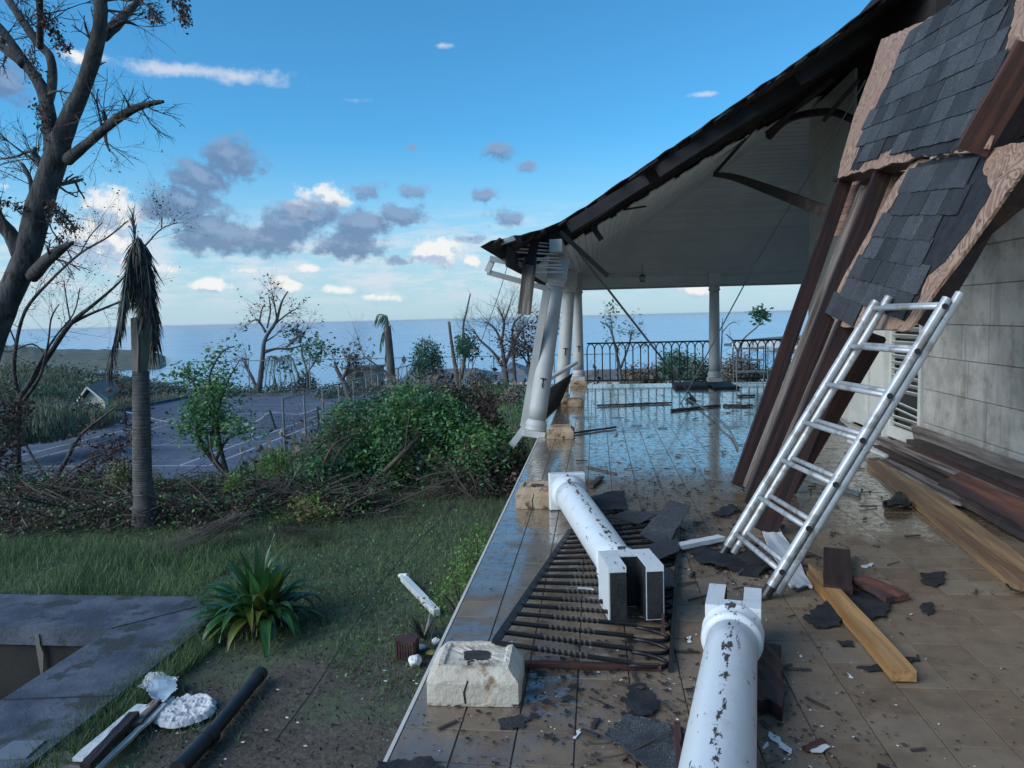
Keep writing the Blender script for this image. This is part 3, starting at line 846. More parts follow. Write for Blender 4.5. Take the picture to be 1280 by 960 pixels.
# ------------------------------------------------------------------ house
WX = 3.57
def house():
    r = root('house', 'house of pale coral stone blocks with storm damaged roof', 'house', (WX + 1, 6, 0))
    # the block wall
    wall = MB().box((WX + .035, -3, 0), (WX + .3, 8.86, 2.56)).build('wall', 'mortar', r)
    z = 0.0; course = 0
    hs = [.34, .37, .36, .35, .38, .36, .38]
    for h in hs:
        y = 2.2 + rnd.uniform(0, .4)
        while y < 8.84:
            L = rnd.choice([.42, .55, .62, .7, .85]) * rnd.uniform(.9, 1.1)
            y1 = min(y + L, 8.85)
            if 8.85 - y1 < .25: y1 = 8.85
            g = .0025
            pr = rnd.uniform(-.003, .003)
            g2 = .005; b = MB().box((-.03, g2 - (y1 - y) / 2, g - h / 2), (.04, (y1 - y) / 2 - g2, h / 2 - g))
            o = b.build('stone_block', 'coral', wall, bevel=.005)
            o.location = (WX + .02 + pr, (y + y1) / 2, z + h / 2)
            y = y1
        z += h
    # stucco part towards the corner, upper wall
    MB().box((WX + .02, 11.35, 0), (WX + .3, 13.6, 4.9)).build('stucco_wall', 'stucco', r)
    MB().box((WX + .31, 13.3, 0), (9, 13.6, 5.6)).build('end_wall', 'stucco', r)
    MB().box((WX + .04, 8.87, 2.34), (WX + .3, 11.34, 3.9)).build('lintel_wall', 'stucco', r); MB().box((WX + .05, 8.88, 3.902), (WX + .3, 11.9, 5.6)).build('attic_wall', 'roof_raw', r)
    # attic boarding over the block wall
    at = MB().box((WX + .22, -3, 2.57), (WX + .3, 8.86, 5.3)).build('attic_wall', 'roof_raw', r)
    for i in range(16):
        zz = 2.57 + i * .17
        b = MB().bar((WX + .19, 3.2 + rnd.uniform(0, .3), zz + .08), (WX + .19, 8.8, zz + .08 + rnd.uniform(-.01, .01)), .03, .155)
        b.build('attic_board', 'timber_dark', at)
    MB().box((WX - .03, 2.6, 2.57), (WX + .17, 8.86, 2.70)).build('wall_plate', 'timber_dark', r)
    MB().box((WX + .31, -3, -1), (9, 13.29, 2.5)).build('house_body', 'stucco', r)  # unseen solid mass of the house, put in to block light
    MB().box((WX + .31, -3, 2.51), (9, 13.29, 5.2)).build('upper_storey', 'roof_raw', r)
    # louvred door and its frame, panelled door beside it
    def jamb(y): MB().box((WX - .03, y - .035, 0), (WX + .12, y + .035, 2.27)).build('jamb', 'door_paint', r)
    for y in (8.90, 9.98, 11.3): jamb(y)
    MB().box((WX - .03, 8.87, 2.272), (WX + .12, 11.335, 2.335)).build('door_head', 'door_paint', r)
    d = MB(); d.box((WX + .02, 8.94, .02), (WX + .06, 9.03, 2.26)); d.box((WX + .02, 9.85, .02), (WX + .06, 9.94, 2.26)); d.box((WX + .02, 9.032, .02), (WX + .06, 9.848, .16)); d.box((WX + .02, 9.032, 2.14), (WX + .06, 9.848, 2.26))
    door = d.build('louvred_door', 'door_paint', r)
    MB().box((WX + .12, 8.87, 0), (WX + .14, 11.33, 2.3)).build('door_recess', 'dark_void', r)
    sm = MB().bar((0, -.408, 0), (0, .408, 0), .075, .011, up=(.62, 0, .78)).mesh('slat')
    for i in range(24):
        if i in (4,): continue
        s = link('slat', sm, 'door_paint', door); s.location = (WX + .04, 9.44, .2 + i * .082)
        s.rotation_euler = (rnd.gauss(0, .006) + (.05 if i in (2, 3) else 0), 0, 0)
    d2 = MB(); d2.box((WX + .03, 10.02, .02), (WX + .07, 10.62, 2.26)); d2.box((WX + .03, 10.66, .02), (WX + .07, 11.26, 2.26))
    pd = d2.build('panelled_door', 'door_paint', r)
    for y in (10.12, 10.76):
        for z0, z1 in ((.2, .95), (1.15, 2.1)): MB().box((WX + .018, y, z0), (WX + .031, y + .4, z1)).build('door_panel', 'door_paint', pd)
    MB().box((WX, 10.6, .98), (WX + .031, 10.68, 1.12)).build('lock_plate', 'pipe_black', pd)
house()

# ------------------------------------------------------------------ verandah roof (what still stands)
SL = .6
SC = sqrt(1 + SL * SL)
def zl(x): return 2.5 + SL * (x + .5)           # underside of the side slope
def ze(y): return 2.5 + SL * (17.6 - y)         # underside of the end slope
RN = Vector((-SL, 0, 1)).normalized()
def verandah_roof():
    r = root('verandah_roof', 'torn verandah roof with pale boarded ceiling over the far terrace', 'roof', (1, 14, 2.5))
    ragx = [-1.0, -.6, 0, .4, .8, 1.2, 1.5, 2.0, 2.6, 3.0, 3.6, 5]
    ragy = [11.2, 10.6, 11.0, 10.9, 11.0, 11.3, 11.2, 11.6, 12.2, 12.6, 12.9, 12.9]
    m = MB(); w = .105 / SC; x = -.95
    while x < 3.6:
        x1 = min(x + w, 3.6); xc = (x + x1) / 2
        ya = float(np.interp(xc, ragx, ragy)) + rnd.uniform(-.18, .18); yb = 17.6 - (xc + .5)
        if yb > ya + .05:
            n = RN * .018; g = .003
            P = [Vector((x + g, ya, zl(x + g))), Vector((x1 - g, ya + rnd.uniform(-.05, .05), zl(x1 - g))), Vector((x1 - g, 17.6 - (x1 + .5), zl(x1 - g))), Vector((x + g, 17.6 - (x + .5), zl(x + g)))]
            m.prism(P, RN, .018)
        x += w
    m.build('side_ceiling_boards', 'soffit', r, kind='stuff')
    m = MB(); y = 18.05
    while y > 13.4:
        y0 = max(y - w, 13.4); g = .003
        xa, xb = (17.6 - y) - .5, (17.6 - y0) - .5
        P = [Vector((xa, y - g, ze(y - g))), Vector((xb, y0 + g, ze(y0 + g))), Vector((9.2, y0 + g, ze(y0 + g))), Vector((9.2, y - g, ze(y - g)))]
        m.prism(P, Vector((0, SL, 1)).normalized(), .018); y -= w
    m.build('end_ceiling_boards', 'soffit', r, kind='stuff')
    # hip beam over the ceiling seam and dark rafters near the tear
    MB().bar((-.9, 18.0, zl(-.9) + .14), (4.6, 12.5, zl(4.6) + .14), .09, .16).build('hip_rafter', 'roof_raw', r)
    for y in (9.95, 10.25, 10.62, 11.0, 11.5, 12.0, 12.6, 13.2, 13.9, 14.6, 15.3, 16.0, 16.7):
        xe = min(5.6, 17.6 - y - .5)
        xs = -1.02 if y > 10 else -.35
        p, q = Vector((xs, y, zl(xs) + .14)), Vector((xe, y + rnd.uniform(-.05, .05), zl(xe) + .14 + rnd.uniform(-.03, .01)))
        if y < 10.1:         # the outermost one is snapped into uneven lengths
            for t0, t1 in ((0, .17), (.19, .40), (.47, .62), (.70, 1)):
                a_, b_ = p.lerp(q, t0), p.lerp(q, t1); a_.y += rnd.uniform(-.12, .15); b_.y += rnd.uniform(-.12, .15); a_.z -= rnd.uniform(0, .05); b_.z -= rnd.uniform(-.02, .05)
                plank('rafter', 'roof_raw', a_, b_, .055, .15, up=RN, parent=r, ragged=(.12, .12), seg=6)
        else: MB().bar(p, q, .055, .17).build('rafter', 'roof_raw', r)
    for x in (1.0, 2.2, 3.3, 4.4, 5.8, 7.0):
        MB().bar((x, 18.0, ze(18.0) + .14), (x, max(17.6 - x - .5, 13.6), ze(max(17.6 - x - .5, 13.6)) + .14), .055, .17).build('rafter', 'roof_raw', r)
    # sheathing boards running along the eave, broken ends
    tx = [-1.3, -1.05, -.95, -.6, -.3, 0, 1, 1.8, 2.5, 3.0, 3.5, 5.8]
    ty = [8.0, 8.3, 8.9, 9.9, 10.1, 10.15, 9.95, 9.75, 9.62, 9.2, 8.85, 8.3]
    m = MB(); x = -1.12; w = .15 / SC; off = .23
    while x < 5.8:
        x1 = x + w; xc = x + w / 2
        ya = float(np.interp(xc, tx, ty)) + rnd.uniform(-.10, .10)
        f = lambda u: zl(u) + off
        ub = lambda u: 17.6 - (u + .5) if u > -.5 else 17.6 - (u + .5)
        P = [Vector((x + .004, ya, f(x))), Vector((x1 - .004, ya + rnd.uniform(-.06, .06), f(x1))), Vector((x1 - .004, ub(x1) + .02, f(x1))), Vector((x + .004, ub(x) + .02, f(x)))]
        m.prism(P, RN, .022); x = x1
    m.build('side_sheathing', 'roof_raw', r, kind='stuff')
    m = MB()
    m.prism([Vector((-1.15, 18.25, ze(18.25) + off)), Vector((9.3, 18.25, ze(18.25) + off)), Vector((9.3, 13.0, ze(13.0) + off)), Vector((4.1, 13.0, ze(13.0) + off))], Vector((0, SL, 1)).normalized(), .03)
    m.build('end_sheathing', 'roof_raw', r)
    # shingle layer over the sheathing, slightly beyond it and ragged
    m = MB(); N = 64
    P = []
    for i in range(N + 1):
        x = -1.2 + 7.0 * i / N
        P.append(Vector((x, float(np.interp(x, tx, ty)) - .05 + rnd.uniform(-.09, .09), zl(x) + off + .035)))
    P2 = [Vector((p.x, 17.62 - (p.x + .5), p.z)) for p in P]
    vs = P + P2 + [p + RN * .012 for p in P] + [p + RN * .012 for p in P2]
    K = N + 1
    fs = [(i, i + 1, K + i + 1, K + i) for i in range(N)] + [(2 * K + i, 2 * K + i + 1, 3 * K + i + 1, 3 * K + i) for i in range(N)]
    fs += [(i, i + 1, 2 * K + i + 1, 2 * K + i) for i in range(N)]
    m.add(vs, fs).build('roof_shingles', 'felt', r)
    # fascia along both eaves and the beam on the columns
    MB().bar((-1.0, 8.75, zl(-1.0) + .10), (-1.0, 18.1, zl(-1.0) + .12), .03, .24).build('fascia', 'roof_raw', r)
    MB().bar((-1.0, 18.15, zl(-1.0) + .10), (9.2, 18.15, zl(-1.0) + .10), .03, .22).build('fascia', 'grey_paint', r)
    MB().bar((-.5, 9.9, 2.50), (-.5, 17.7, 2.50), .16, .16).build('eave_beam', 'grey_paint', r)
    MB().bar((-.42, 17.6, 2.52), (9.0, 17.6, 2.52), .16, .14).build('eave_beam', 'grey_paint', r)
    # splintered eave end: flap of metal and shredded ceiling laths hanging at the tear
    a, b, c = aty(599, 309, 8.35), aty(643, 294, 8.7), aty(646, 304, 8.75)
    MB().prism([a, b, c], Vector((.1, 1, .1)), .35).build('eave_flap', 'roof_raw', r)
    MB().prism([aty(622, 303, 8.5), aty(641, 294, 8.6), aty(644, 300, 8.6), aty(626, 306, 8.5)], Vector((0, 1, .05)), .1).build('bent_flashing', 'grey_paint', r)
    for i in range(9):
        t = i / 8
        p = aty(668 + 14 * t, 306 + 36 * t, 9.9); q = p + Vector((-.32 + .1 * rnd.random(), -.1, -.0 + .06 * rnd.random()))
        MB().bar(p + Vector((.2, .3, .03)), q, .085, .014, up=(0, 0, 1)).build('broken_lath', 'soffit', r)
    for (pa, pb, ya, yb, w_) in (((700, 290), (760, 345), 10.0, 10.1, .1), ((735, 275), (752, 300), 10.4, 10.4, .12), ((781, 262), (806, 258), 10.5, 10.9, .1)):
        MB().bar(aty(*pa, ya), aty(*pb, yb), .02, w_ * .6, up=(1, 0, 0)).build('splinter', 'roof_raw', r)
    # stripped ties and the arched piece under the upper ceiling
    for (pa, pb, ya, yb, w_) in (((896, 214), (968, 132), 12.4, 11.4, .12), ((905, 190), (935, 160), 12.6, 12.0, .08),
                                 ((960, 165), (1045, 96), 11.6, 10.6, .14), ((1030, 150), (1075, 98), 11.0, 10.5, .1)):
        MB().bar(aty(*pa, ya), aty(*pb, yb), .05, w_, up=(0, 1, 0)).build('loose_tie', 'roof_raw', r)
    arc = smooth_path([aty(960, 172, 12.2), aty(980, 152, 12), aty(1004, 143, 11.7), aty(1040, 140, 11.3), aty(1066, 150, 11)], 4)
    MB().tube(arc, .055, 5).build('arched_brace', 'roof_raw', r)
    return r
verandah_roof()

# curved bracket rafter sweeping across the ceiling
pts = smooth_path([aty(893, 218, 13.9), aty(915, 221, 13.2), aty(945, 231, 12.4), aty(990, 248, 11.4), aty(1036, 267, 10.6)], 4)
m = MB()
for i in range(len(pts) - 1):
    m.bar(pts[i], pts[i + 1] + (pts[i + 1] - pts[i]) * .06, .05, .08 + .10 * i / len(pts))
thing1('fallen_rafter', m, 'timber_dark', 'dark curved rafter hanging across the pale verandah ceiling', 'rafter')
# ------------------------------------------------------------------ columns
CL = 2.42
def column(label, foot, top, group=None, notch=False, yax=(0, 1, 0), length=CL, paint='column', hook=None, cap=.142):
    foot, top = Vector(foot), Vector(top)
    r = frame('verandah_column', label, 'column', foot, top - foot, yax, group)
    k = length / CL
    local('plinth', MB().box((-.15, -.15, 0), (.15, .15, .09)), paint, r, bevel=.006)
    b = MB().lathe([(.148, .092), (.150, .11), (.140, .135), (.146, .15), (.146, .19), (.128, .215), (.124, .24)], 32)
    local('base_moulding', b, paint, r, smooth=True)
    prof = [(.122, .243)] + [(.122 - .014 * t ** 1.6, .243 + (2.02 * k - .243) * t) for t in (.1, .2, .35, .5, .65, .8, .9, 1)]
    local('shaft', MB().lathe(prof, 40), paint, r, smooth=True)
    z = 2.02 * k
    local('neck_ring', MB().lathe([(.110, z + .002), (.128, z + .008), (.135, z + .025), (.128, z + .042), (.118, z + .05), (.120, z + .085), (.136, z + .108), (.138, z + .115)], 32), paint, r, smooth=True)
    h0, h1 = z + .117, length
    if notch:
        a, s, dp = cap, cap * .35, .20
        pts = [(-a, h0), (a, h0), (a, h1), (s, h1), (s, h1 - dp), (-s, h1 - dp), (-s, h1 - .012), (-a, h1 - .012)]
        c = MB().prism([(x, -a, zz) for x, zz in pts], (0, 1, 0), 2 * a)
        local('capital', c, paint, r, bevel=0)
        d = MB(); d.box((-a + .006, -a + .006, h1 - .011), (-s - .003, a - .03, h1 + .003)); d.box((s + .003, -a + .006, h1 + .001), (a - .006, a - .03, h1 + .004))
        d.box((-s + .001, -a + .004, h1 - dp + .001), (s - .001, a - .01, h1 - dp + .004))
        d.box((-s + .0005, -a + .004, h1 - dp + .005), (-s + .004, a - .006, h1 - .02)); d.box((s - .004, -a + .004, h1 - dp + .005), (s - .0005, a - .006, h1 - .005))
        local('dark_joint_face', d, 'felt', r)  # thin dark plates on the prong ends and inside the notch
    else:
        local('capital', MB().box((-.13, -.13, h0), (.13, .13, h1)), paint, r, bevel=.006)
    if hook:
        hz, ang = hook; q = MB()
        c, s_ = cos(ang), sin(ang)
        ring = [(c * (.125 + .05 + .045 * cos(t)), s_ * (.125 + .05 + .045 * cos(t)) , hz) for t in (0,)]
        ring = [((.17 + .04 * cos(t)) * c - .04 * sin(t) * s_, (.17 + .04 * cos(t)) * s_ + .04 * sin(t) * c, hz) for t in np.linspace(0, 2 * pi, 13)]
        q.tube(ring, .008, 6); q.tube([(.11 * c, .11 * s_, hz), (.14 * c, .14 * s_, hz)], .014, 6); q.tube([(.12 * c, .12 * s_, hz), (.135 * c, .135 * s_, hz - .12)], .008, 6)
        local('wall_hook', q, 'iron', r, smooth=True)
    return r
GC = 'verandah columns still standing under the roof'
b1 = onz(668, 541, 0); t1 = aty(702, 319, 10.45)
column('leaning verandah column nearest the camera, its foot off the edge beside the block', (b1.x + .02, 10.28, -.02), (-.47, 10.45, 2.42), GC, length=2.44, hook=(.80, -1.45), paint='grey_paint')
column('slightly leaning verandah column second from the camera, beside the tipped railing', (-.66, 13.9, .0), (-.45, 14.0, 2.42), GC, length=2.43, hook=(1.02, -1.45), paint='grey_paint')
column('upright corner column of the verandah at the far left end', (-.42, 17.6, .13), (-.42, 17.6, 2.5), GC, length=2.36, hook=(.78, -1.45), paint='grey_paint')
cx = aty(893, 470, 17.55).x
column('upright column in the middle of the far railing with dark slabs at its foot', (cx, 17.55, .06), (cx, 17.55, 2.5), GC, length=2.42, paint='grey_paint')
# the two that fell
A0, A1 = Vector((-.27, 6.33, .155)), Vector((.185, 3.86, .178))
column('fallen white column lying across the black iron railing, notched end towards the camera', A0, A1, notch=True, yax=(0, 0, 1), length=(A1 - A0).length)
B1 = onz(914, 768, 0); B1.z = .16; B1 = Vector((.655, 3.74, .15)); B0 = Vector((.14, 1.35, .152))
B0 = B1 + (B0 - B1).normalized() * 2.42
column('fallen white column with flaking paint in the foreground, running out of the picture', B0, B1, notch=True, yax=(0, 0, 1), cap=.122)

# ------------------------------------------------------------------ stone pedestal blocks
def pedestal(label, x, y, w, h, rot, hole, m, group='pedestal blocks along the terrace edge'):
    r = root('pedestal_block', label, 'stone block', (x, y, 0.002), group); r.rotation_euler = (0, 0, rot)
    bm = bmesh.new()
    a = w / 2; n = 10
    def ring(s, z, jit):
        vs = []
        for sx, sy, ex, ey in ((-1, -1, 1, -1), (1, -1, 1, 1), (1, 1, -1, 1), (-1, 1, -1, -1)):
            for i in range(n):
                t = i / n; px_, py_ = lerp(sx, ex, t) * s, lerp(sy, ey, t) * s
                k = 1 - .035 * max(0, (abs(px_ / s) + abs(py_ / s) - 1.7)) / .3
                vs.append(bm.verts.new((px_ * k + rnd.uniform(-jit, jit), py_ * k + rnd.uniform(-jit, jit), z + rnd.uniform(-jit, jit))))
        return vs
    prof = [(a * .985, 0, .001), (a, h * .10, .002), (a, h * .62, .0015), (a * .975, h * .70, .002), (a * .80, h * .93, .002), (a * .76, h, .002), (a * .66, h * 1.0, .003)]
    if hole: prof += [(a * .62, h * .93, .003), (a * .36, h * .95, .004), (a * .27, h * .93, .006), (a * .22, h * .5, .004)]
    rings = [ring(*p) for p in prof]
    for A, B in zip(rings, rings[1:]):
        for i in range(4 * n): bm.faces.new((A[i], A[(i + 1) % (4 * n)], B[(i + 1) % (4 * n)], B[i]))
    bm.faces.new(rings[-1])
    me = bpy.data.meshes.new('block'); bm.to_mesh(me); bm.free()
    o = link('block', me, m, None); o.parent = r
    if hole:
        hb = MB(); hb.add([(a * .31 * max(-.8, min(.8, cos(t))) * rnd.uniform(1.05, 1.3), a * .29 * max(-.8, min(.8, sin(t))) * rnd.uniform(1.05, 1.3), h * .957) for t in np.linspace(0, 6.28, 13)[:-1]], [tuple(range(12))]); local('socket_dark_disc', hb, 'speck', r)  # flat dirt-brown disc over the socket, darkened to read as a shaded hole
        q = MB()
        for i in range(60):
            t = rnd.uniform(0, 6.3); s = rnd.uniform(0, a * .2); p = (s * cos(t), s * sin(t), h * .55 + rnd.uniform(0, .02))
            q.tube([p, (p[0] + rnd.uniform(-.02, .02), p[1] + rnd.uniform(-.02, .02), p[2] + rnd.uniform(.005, .03))], .003, 3)
        local('socket_dirt', q, 'speck', r, kind='stuff')
        c = MB(); pts = [(-.02 + .012 * sin(i * 1.9), -a * (.30 + .071 * i), h * (.97 if i < 5 else 1 - .0 * i)) for i in range(6)]
        pts = [(x_, y_, h * (.955 if abs(y_) < a * .6 else (1.0 if abs(y_) < a * .76 else lerp(1, .72, (abs(y_) - a * .76) / (a * .24))))) for x_, y_, _ in pts]
        pts += [(-.02, -a * .985, h * .66), (-.035, -a * 1.0, h * .4), (-.03, -a * 1.0, h * .1)]
        c.tube(pts, .0055, 5); local('crack', c, 'timber', r)
    return r
pedestal('broken pale stone pedestal block with an open socket in the foreground', -.535, 3.17, .395, .155, .03, True, 'stone').scale.y = .84
pedestal('brown stone pedestal block beside the square foot of the fallen column', -.52, 6.46, .36, .17, .0, True, 'stone_brown')
pedestal('brown stone pedestal block the nearest leaning column has slid off', -.49, 10.11, .36, .15, .0, False, 'stone_brown')
pedestal('brown stone pedestal block in front of the second leaning column', -.45, 13.66, .38, .14, .0, False, 'stone_brown')
pedestal('small pale stone block under the far corner column', -.42, 17.6, .40, .13, .0, False, 'stone_brown')

# ------------------------------------------------------------------ iron railings
def railing(name, label, A, B, Ctop, Dtop, n, group=None, top_mat='iron', twist=True, r_=.010, arch=True, posts=False, nb=None):
    """A-B bottom rail, C-D top rail, n balusters with linked arches under the top rail"""
    A, B, Ct, Dt = map(Vector, (A, B, Ctop, Dtop))
    r = root(name, label, 'railing', (A + B) / 2, group)
    nrm = (B - A).cross(Ct - A).normalized()
    MB().bar(A, B, .035, .016, up=nrm).build('bottom_rail', 'iron', r)
    MB().bar(Ct, Dt, (.018 if twist else .035) if top_mat == 'iron' else .05, .035 if twist else .05, up=nrm).build('top_rail', top_mat, r)
    sp = (B - A).length / n
    Hh = (Ct - A).length
    ah = min(sp * (1.45 if twist else .95), Hh * .25)
    for i in range(n + 1):
        t = i / n; p, q = A.lerp(B, t), Ct.lerp(Dt, t); e = p.lerp(q, 1 - ah / Hh)
        N = 30 if twist else 2
        pts = [p.lerp(e, j / N) for j in range(N + 1)]
        m = MB()
        if twist:
            a_, b_ = int(N * .30), int(N * .72)
            m.tube(pts[:a_ + 1], r_ * 1.1, 6); m.tube(pts[b_:], r_ * 1.1, 6)
            fine = [p.lerp(e, lerp(a_ / N, b_ / N, j / 60)) for j in range(61)]
            m.tube(fine, r_ * 1.16, 4, twist=.24)
        else: m.tube(pts, r_, 5)
        m.build('baluster', 'iron', r, smooth=False)
    if arch:
        up = (Ct - A).normalized()
        for i in range(n):
            t0, t1 = i / n, (i + 1) / n
            a = A.lerp(B, t0).lerp(Ct.lerp(Dt, t0), 1 - ah / Hh); b = A.lerp(B, t1).lerp(Ct.lerp(Dt, t1), 1 - ah / Hh)
            top = Ct.lerp(Dt, (t0 + t1) / 2)
            h = ah * .93
            pts = [a.lerp(b, .5 - .5 * cos(pi * s)) + up * (h * sin(pi * s)) + nrm * .012 for s in np.linspace(0, 1, 9)]
            MB().tube(pts, r_ * .9, 5).build('arch', 'iron', r, smooth=True)
    return r
railing('fallen_railing', 'black wrought iron railing panel lying flat under the fallen white column',
        onz(619, 803, .165), onz(713, 663, .05), onz(838, 836, .02), onz(849, 648, .03), 17, r_=.011)
railing('terrace_railing', 'black iron railing with linked arches at the far end, left of the upright column',
        (-.22, 17.78, .10), (2.74, 17.78, .10), (-.22, 17.78, .96), (2.74, 17.78, .96), 17, twist=False, r_=.0145, group='iron railings at the far end')
railing('terrace_railing', 'black iron railing with linked arches across the far end, right of the upright column',
        (3.06, 17.78, .10), (8.6, 17.78, .10), (3.06, 17.78, .96), (8.6, 17.78, .96), 31, twist=False, r_=.0145, group='iron railings at the far end')
railing('tipped_railing', 'railing panel with pale top rail tipped over between the two leaning columns',
        aty(681, 524, 10.75), aty(699, 507, 13.75), aty(684, 475, 10.75), aty(721, 453, 13.6), 20, twist=False, top_mat='white_paint', arch=False, r_=.012)

# ------------------------------------------------------------------ collapsed roof section
QP = Vector((1.25, 0, 0)); QU = Vector((.384, 0, 1)).normalized(); QN = Vector((-1, 0, .384)).normalized()
QY = Vector((0, 1, 0))
def q3(px, py, off=0.0):
    return onplane(px, py, QP + QN * off, QN)
def jag(poly, step=.09, amp=.018):
    out = []
    N = len(poly)
    for i in range(N):
        a, b = Vector(poly[i]), Vector(poly[(i + 1) % N]); L = (b - a).length; k = max(1, int(L / step))
        for j in range(k):
            p = a.lerp(b, j / k)
            if j: p = p + (b - a).normalized().cross(QN) * rnd.uniform(-amp, amp)
            out.append(p)
    return out
UP_PLY = [(1104, 49), (1150, 30), (1193, 11), (1215, -60), (1330, -60), (1330, -20), (1283, 66), (1237, 187), (1195, 192), (1149, 198), (1049, 223), (1053, 203), (1070, 144), (1090, 92)]
UP_SH = [(1142, 38), (1193, 11), (1222, -70), (1300, -70), (1270, 0), (1260, 49), (1243, 95), (1254, 98), (1208, 187), (1145, 197), (1132, 190), (1122, 184), (1086, 197), (1073, 213), (1063, 213), (1070, 197), (1086, 154), (1096, 131), (1113, 98), (1122, 72)]
LO_PLY = [(1145, 201), (1235, 189), (1247, 186), (1290, 178), (1290, 205), (1237, 279), (1188, 345), (1139, 414), (1057, 410), (1036, 392), (1060, 341), (1090, 289), (1099, 272), (1122, 230)]
LO_SH = [(1149, 202), (1235, 190), (1224, 213), (1208, 236), (1185, 282), (1175, 299), (1146, 325), (1152, 361), (1129, 404), (1096, 397), (1070, 387), (1040, 410), (1029, 399), (1060, 341), (1090, 289), (1099, 272), (1132, 226)]
LO_FELT = [(1149, 203), (1238, 188), (1228, 212), (1240, 238), (1217, 279), (1181, 328), (1158, 345), (1150, 372), (1131, 402), (1060, 350), (1100, 280)]
def inside(p, poly):
    x, y = p; c = False
    for i in range(len(poly)):
        (x0, y0), (x1, y1) = poly[i], poly[i - 1]
        if (y0 > y) != (y1 > y) and x < (x1 - x0) * (y - y0) / (y1 - y0) + x0: c = not c
    return c
def collapsed():
    r = root('collapsed_roof', 'collapsed roof section of dark shingles on torn plywood leaning over the ladder', 'roof section', (1.9, 6, 0))
    def sheet_(name, poly, off, t, m, par, amp=.018, step=.09):
        P = jag([q3(x, y, off) for x, y in poly], step, amp)
        me = MB().prism(P, QN, t).mesh(name)
        bm = bmesh.new(); bm.from_mesh(me); bmesh.ops.triangulate(bm, faces=[f for f in bm.faces if len(f.verts) > 4]); bm.to_mesh(me); bm.free()
        return link(name, me, m, par)
    plies = []
    for ply, sh, felt, off in ((UP_PLY, UP_SH, UP_SH, .0), (LO_PLY, LO_SH, LO_FELT, -.05)):
        p = sheet_('plywood', ply, off, .018, 'ply', r, .012)
        f = sheet_('roofing_felt', felt, off + .019, .004, 'felt', p, .012, .05)
        al = radians(7.5)
        c = QY * cos(al) + QU * sin(al); u = QU * cos(al) - QY * sin(al)
        O = q3(1100, 250, off + .024)
        P2 = [((q3(x, y, off + .024) - O).dot(c), (q3(x, y, off + .024) - O).dot(u)) for x, y in sh]
        s0, s1 = min(a for a, _ in P2), max(a for a, _ in P2); t0, t1 = min(b for _, b in P2), max(b for _, b in P2)
        ex, tw = .165, .30
        t = t0 - ex; row = 0
        cache = []
        for v in range(6):
            m = MB(); w0 = rnd.uniform(.01, .03)
            a, b = -tw / 2 + .004, tw / 2 - .004
            n = 5; bot = [(lerp(a, b, i / n), -ex / 2 + rnd.uniform(-.004, .006)) for i in range(n + 1)]
            lift = rnd.uniform(.004, .012)
            vs = [(x_, y_, .004 + lift) for x_, y_ in bot] + [(x_, ex / 2 + .02, .004) for x_, _ in bot] + [(x_, y_, lift * .4) for x_, y_ in bot]
            N = n + 1
            m.add(vs, [(i, i + 1, N + i + 1, N + i) for i in range(n)] + [(2 * N + i, 2 * N + i + 1, i + 1, i) for i in range(n)] + [(0, N, 2 * N), (n, 2 * N + n, N + n)])
            me = m.mesh('shingle'); me.materials.append(MT['shingle']); cache.append(me)
        while t < t1 + ex:
            s = s0 - rnd.uniform(0, tw) ; row += 1
            while s < s1 + tw:
                hits = sum(inside((s + a, t + b), P2) for a in (-.12, 0, .12) for b in (-.05, .05))
                if hits >= 4 and rnd.random() > .035:
                    o = link('shingle', rnd.choice(cache), None, p)
                    pos = O + c * s + u * t + QN * rnd.uniform(0, .003)
                    rr = Matrix((c, u, c.cross(u))).transposed()
                    if rr.col[2].dot(QN) < 0: rr = Matrix((-c, u, -c.cross(u))).transposed()
                    o.location = pos; o.rotation_euler = (rr @ Matrix.Rotation(rnd.gauss(0, .012), 3, 'Z')).to_euler()
                    wsc = 1.0; o.scale = (wsc, 1, 1)
                s += tw
            t += ex
    # rafters: feet on the terrace floor
    for (bx, by, tx_, ty_, w_, off) in ((923, 607, 1060, 216, .125, -.08), (939, 632, 1110, 200, .135, -.09), (955, 664, 1066, 395, .17, -.11), (982, 612, 1090, 425, .17, -.34)):
        p0 = onz(bx, by, .03); p1 = q3(tx_, ty_, off)
        d = (p1 - p0); 
        plank('rafter', 'timber', p0, p1 + d * .03, .06, w_, up=QN, parent=r, seg=6, jit=.002)
    # long thin boards between and behind them
    for (bx, by, tx_, ty_, w_) in ((931, 612, 1080, 232, .06), (948, 645, 1085, 330, .10)):
        plank('ceiling_lath', 'old_plank' if w_ > .055 else 'board_brown', onz(bx, by, .02), q3(tx_, ty_, -.14), .02, w_, up=QN, parent=r, ragged=(.1, .1), seg=10)
    for i in range(8):       # brown ceiling boards still nailed behind
        y = 218 + i * 9.2; k = -.42 * (y - 218)
        plank('ceiling_board', 'board_brown', q3(1050 + k, y + 12, -.24), q3(1140 + k * 1.25, y, -.24), .072, .014, up=QN, parent=r, ragged=(.05, .02), seg=4)
    plank('blocking', 'timber', q3(1047, 226, -.06), q3(1152, 199, -.06), .05, .10, up=QN, parent=r, seg=4)
    plank('roof_beam', 'plank_red', q3(1214, 190, .06), q3(1292, 56, .06), .05, .17, up=QN, parent=r, seg=6)
    for (a, b, c_, d_, w_, o_) in ((1000, 262, 1046, 250, .10, -.5), (1002, 300, 1040, 288, .10, -.5)):
        pass
    # dark rafters running on behind the plywood to the house wall
    for (a, b, c_, d_) in ((1150, 190, 1230, -40), (1225, 200, 1320, 40), (1180, 240, 1290, 130), (1200, 300, 1300, 215), (1150, 405, 1262, 215)):
        plank('back_rafter', 'timber_dark', q3(a, b, -.16), q3(c_, d_, -.30), .055, .18, up=QN, parent=r, seg=5)
    return r
collapsed()

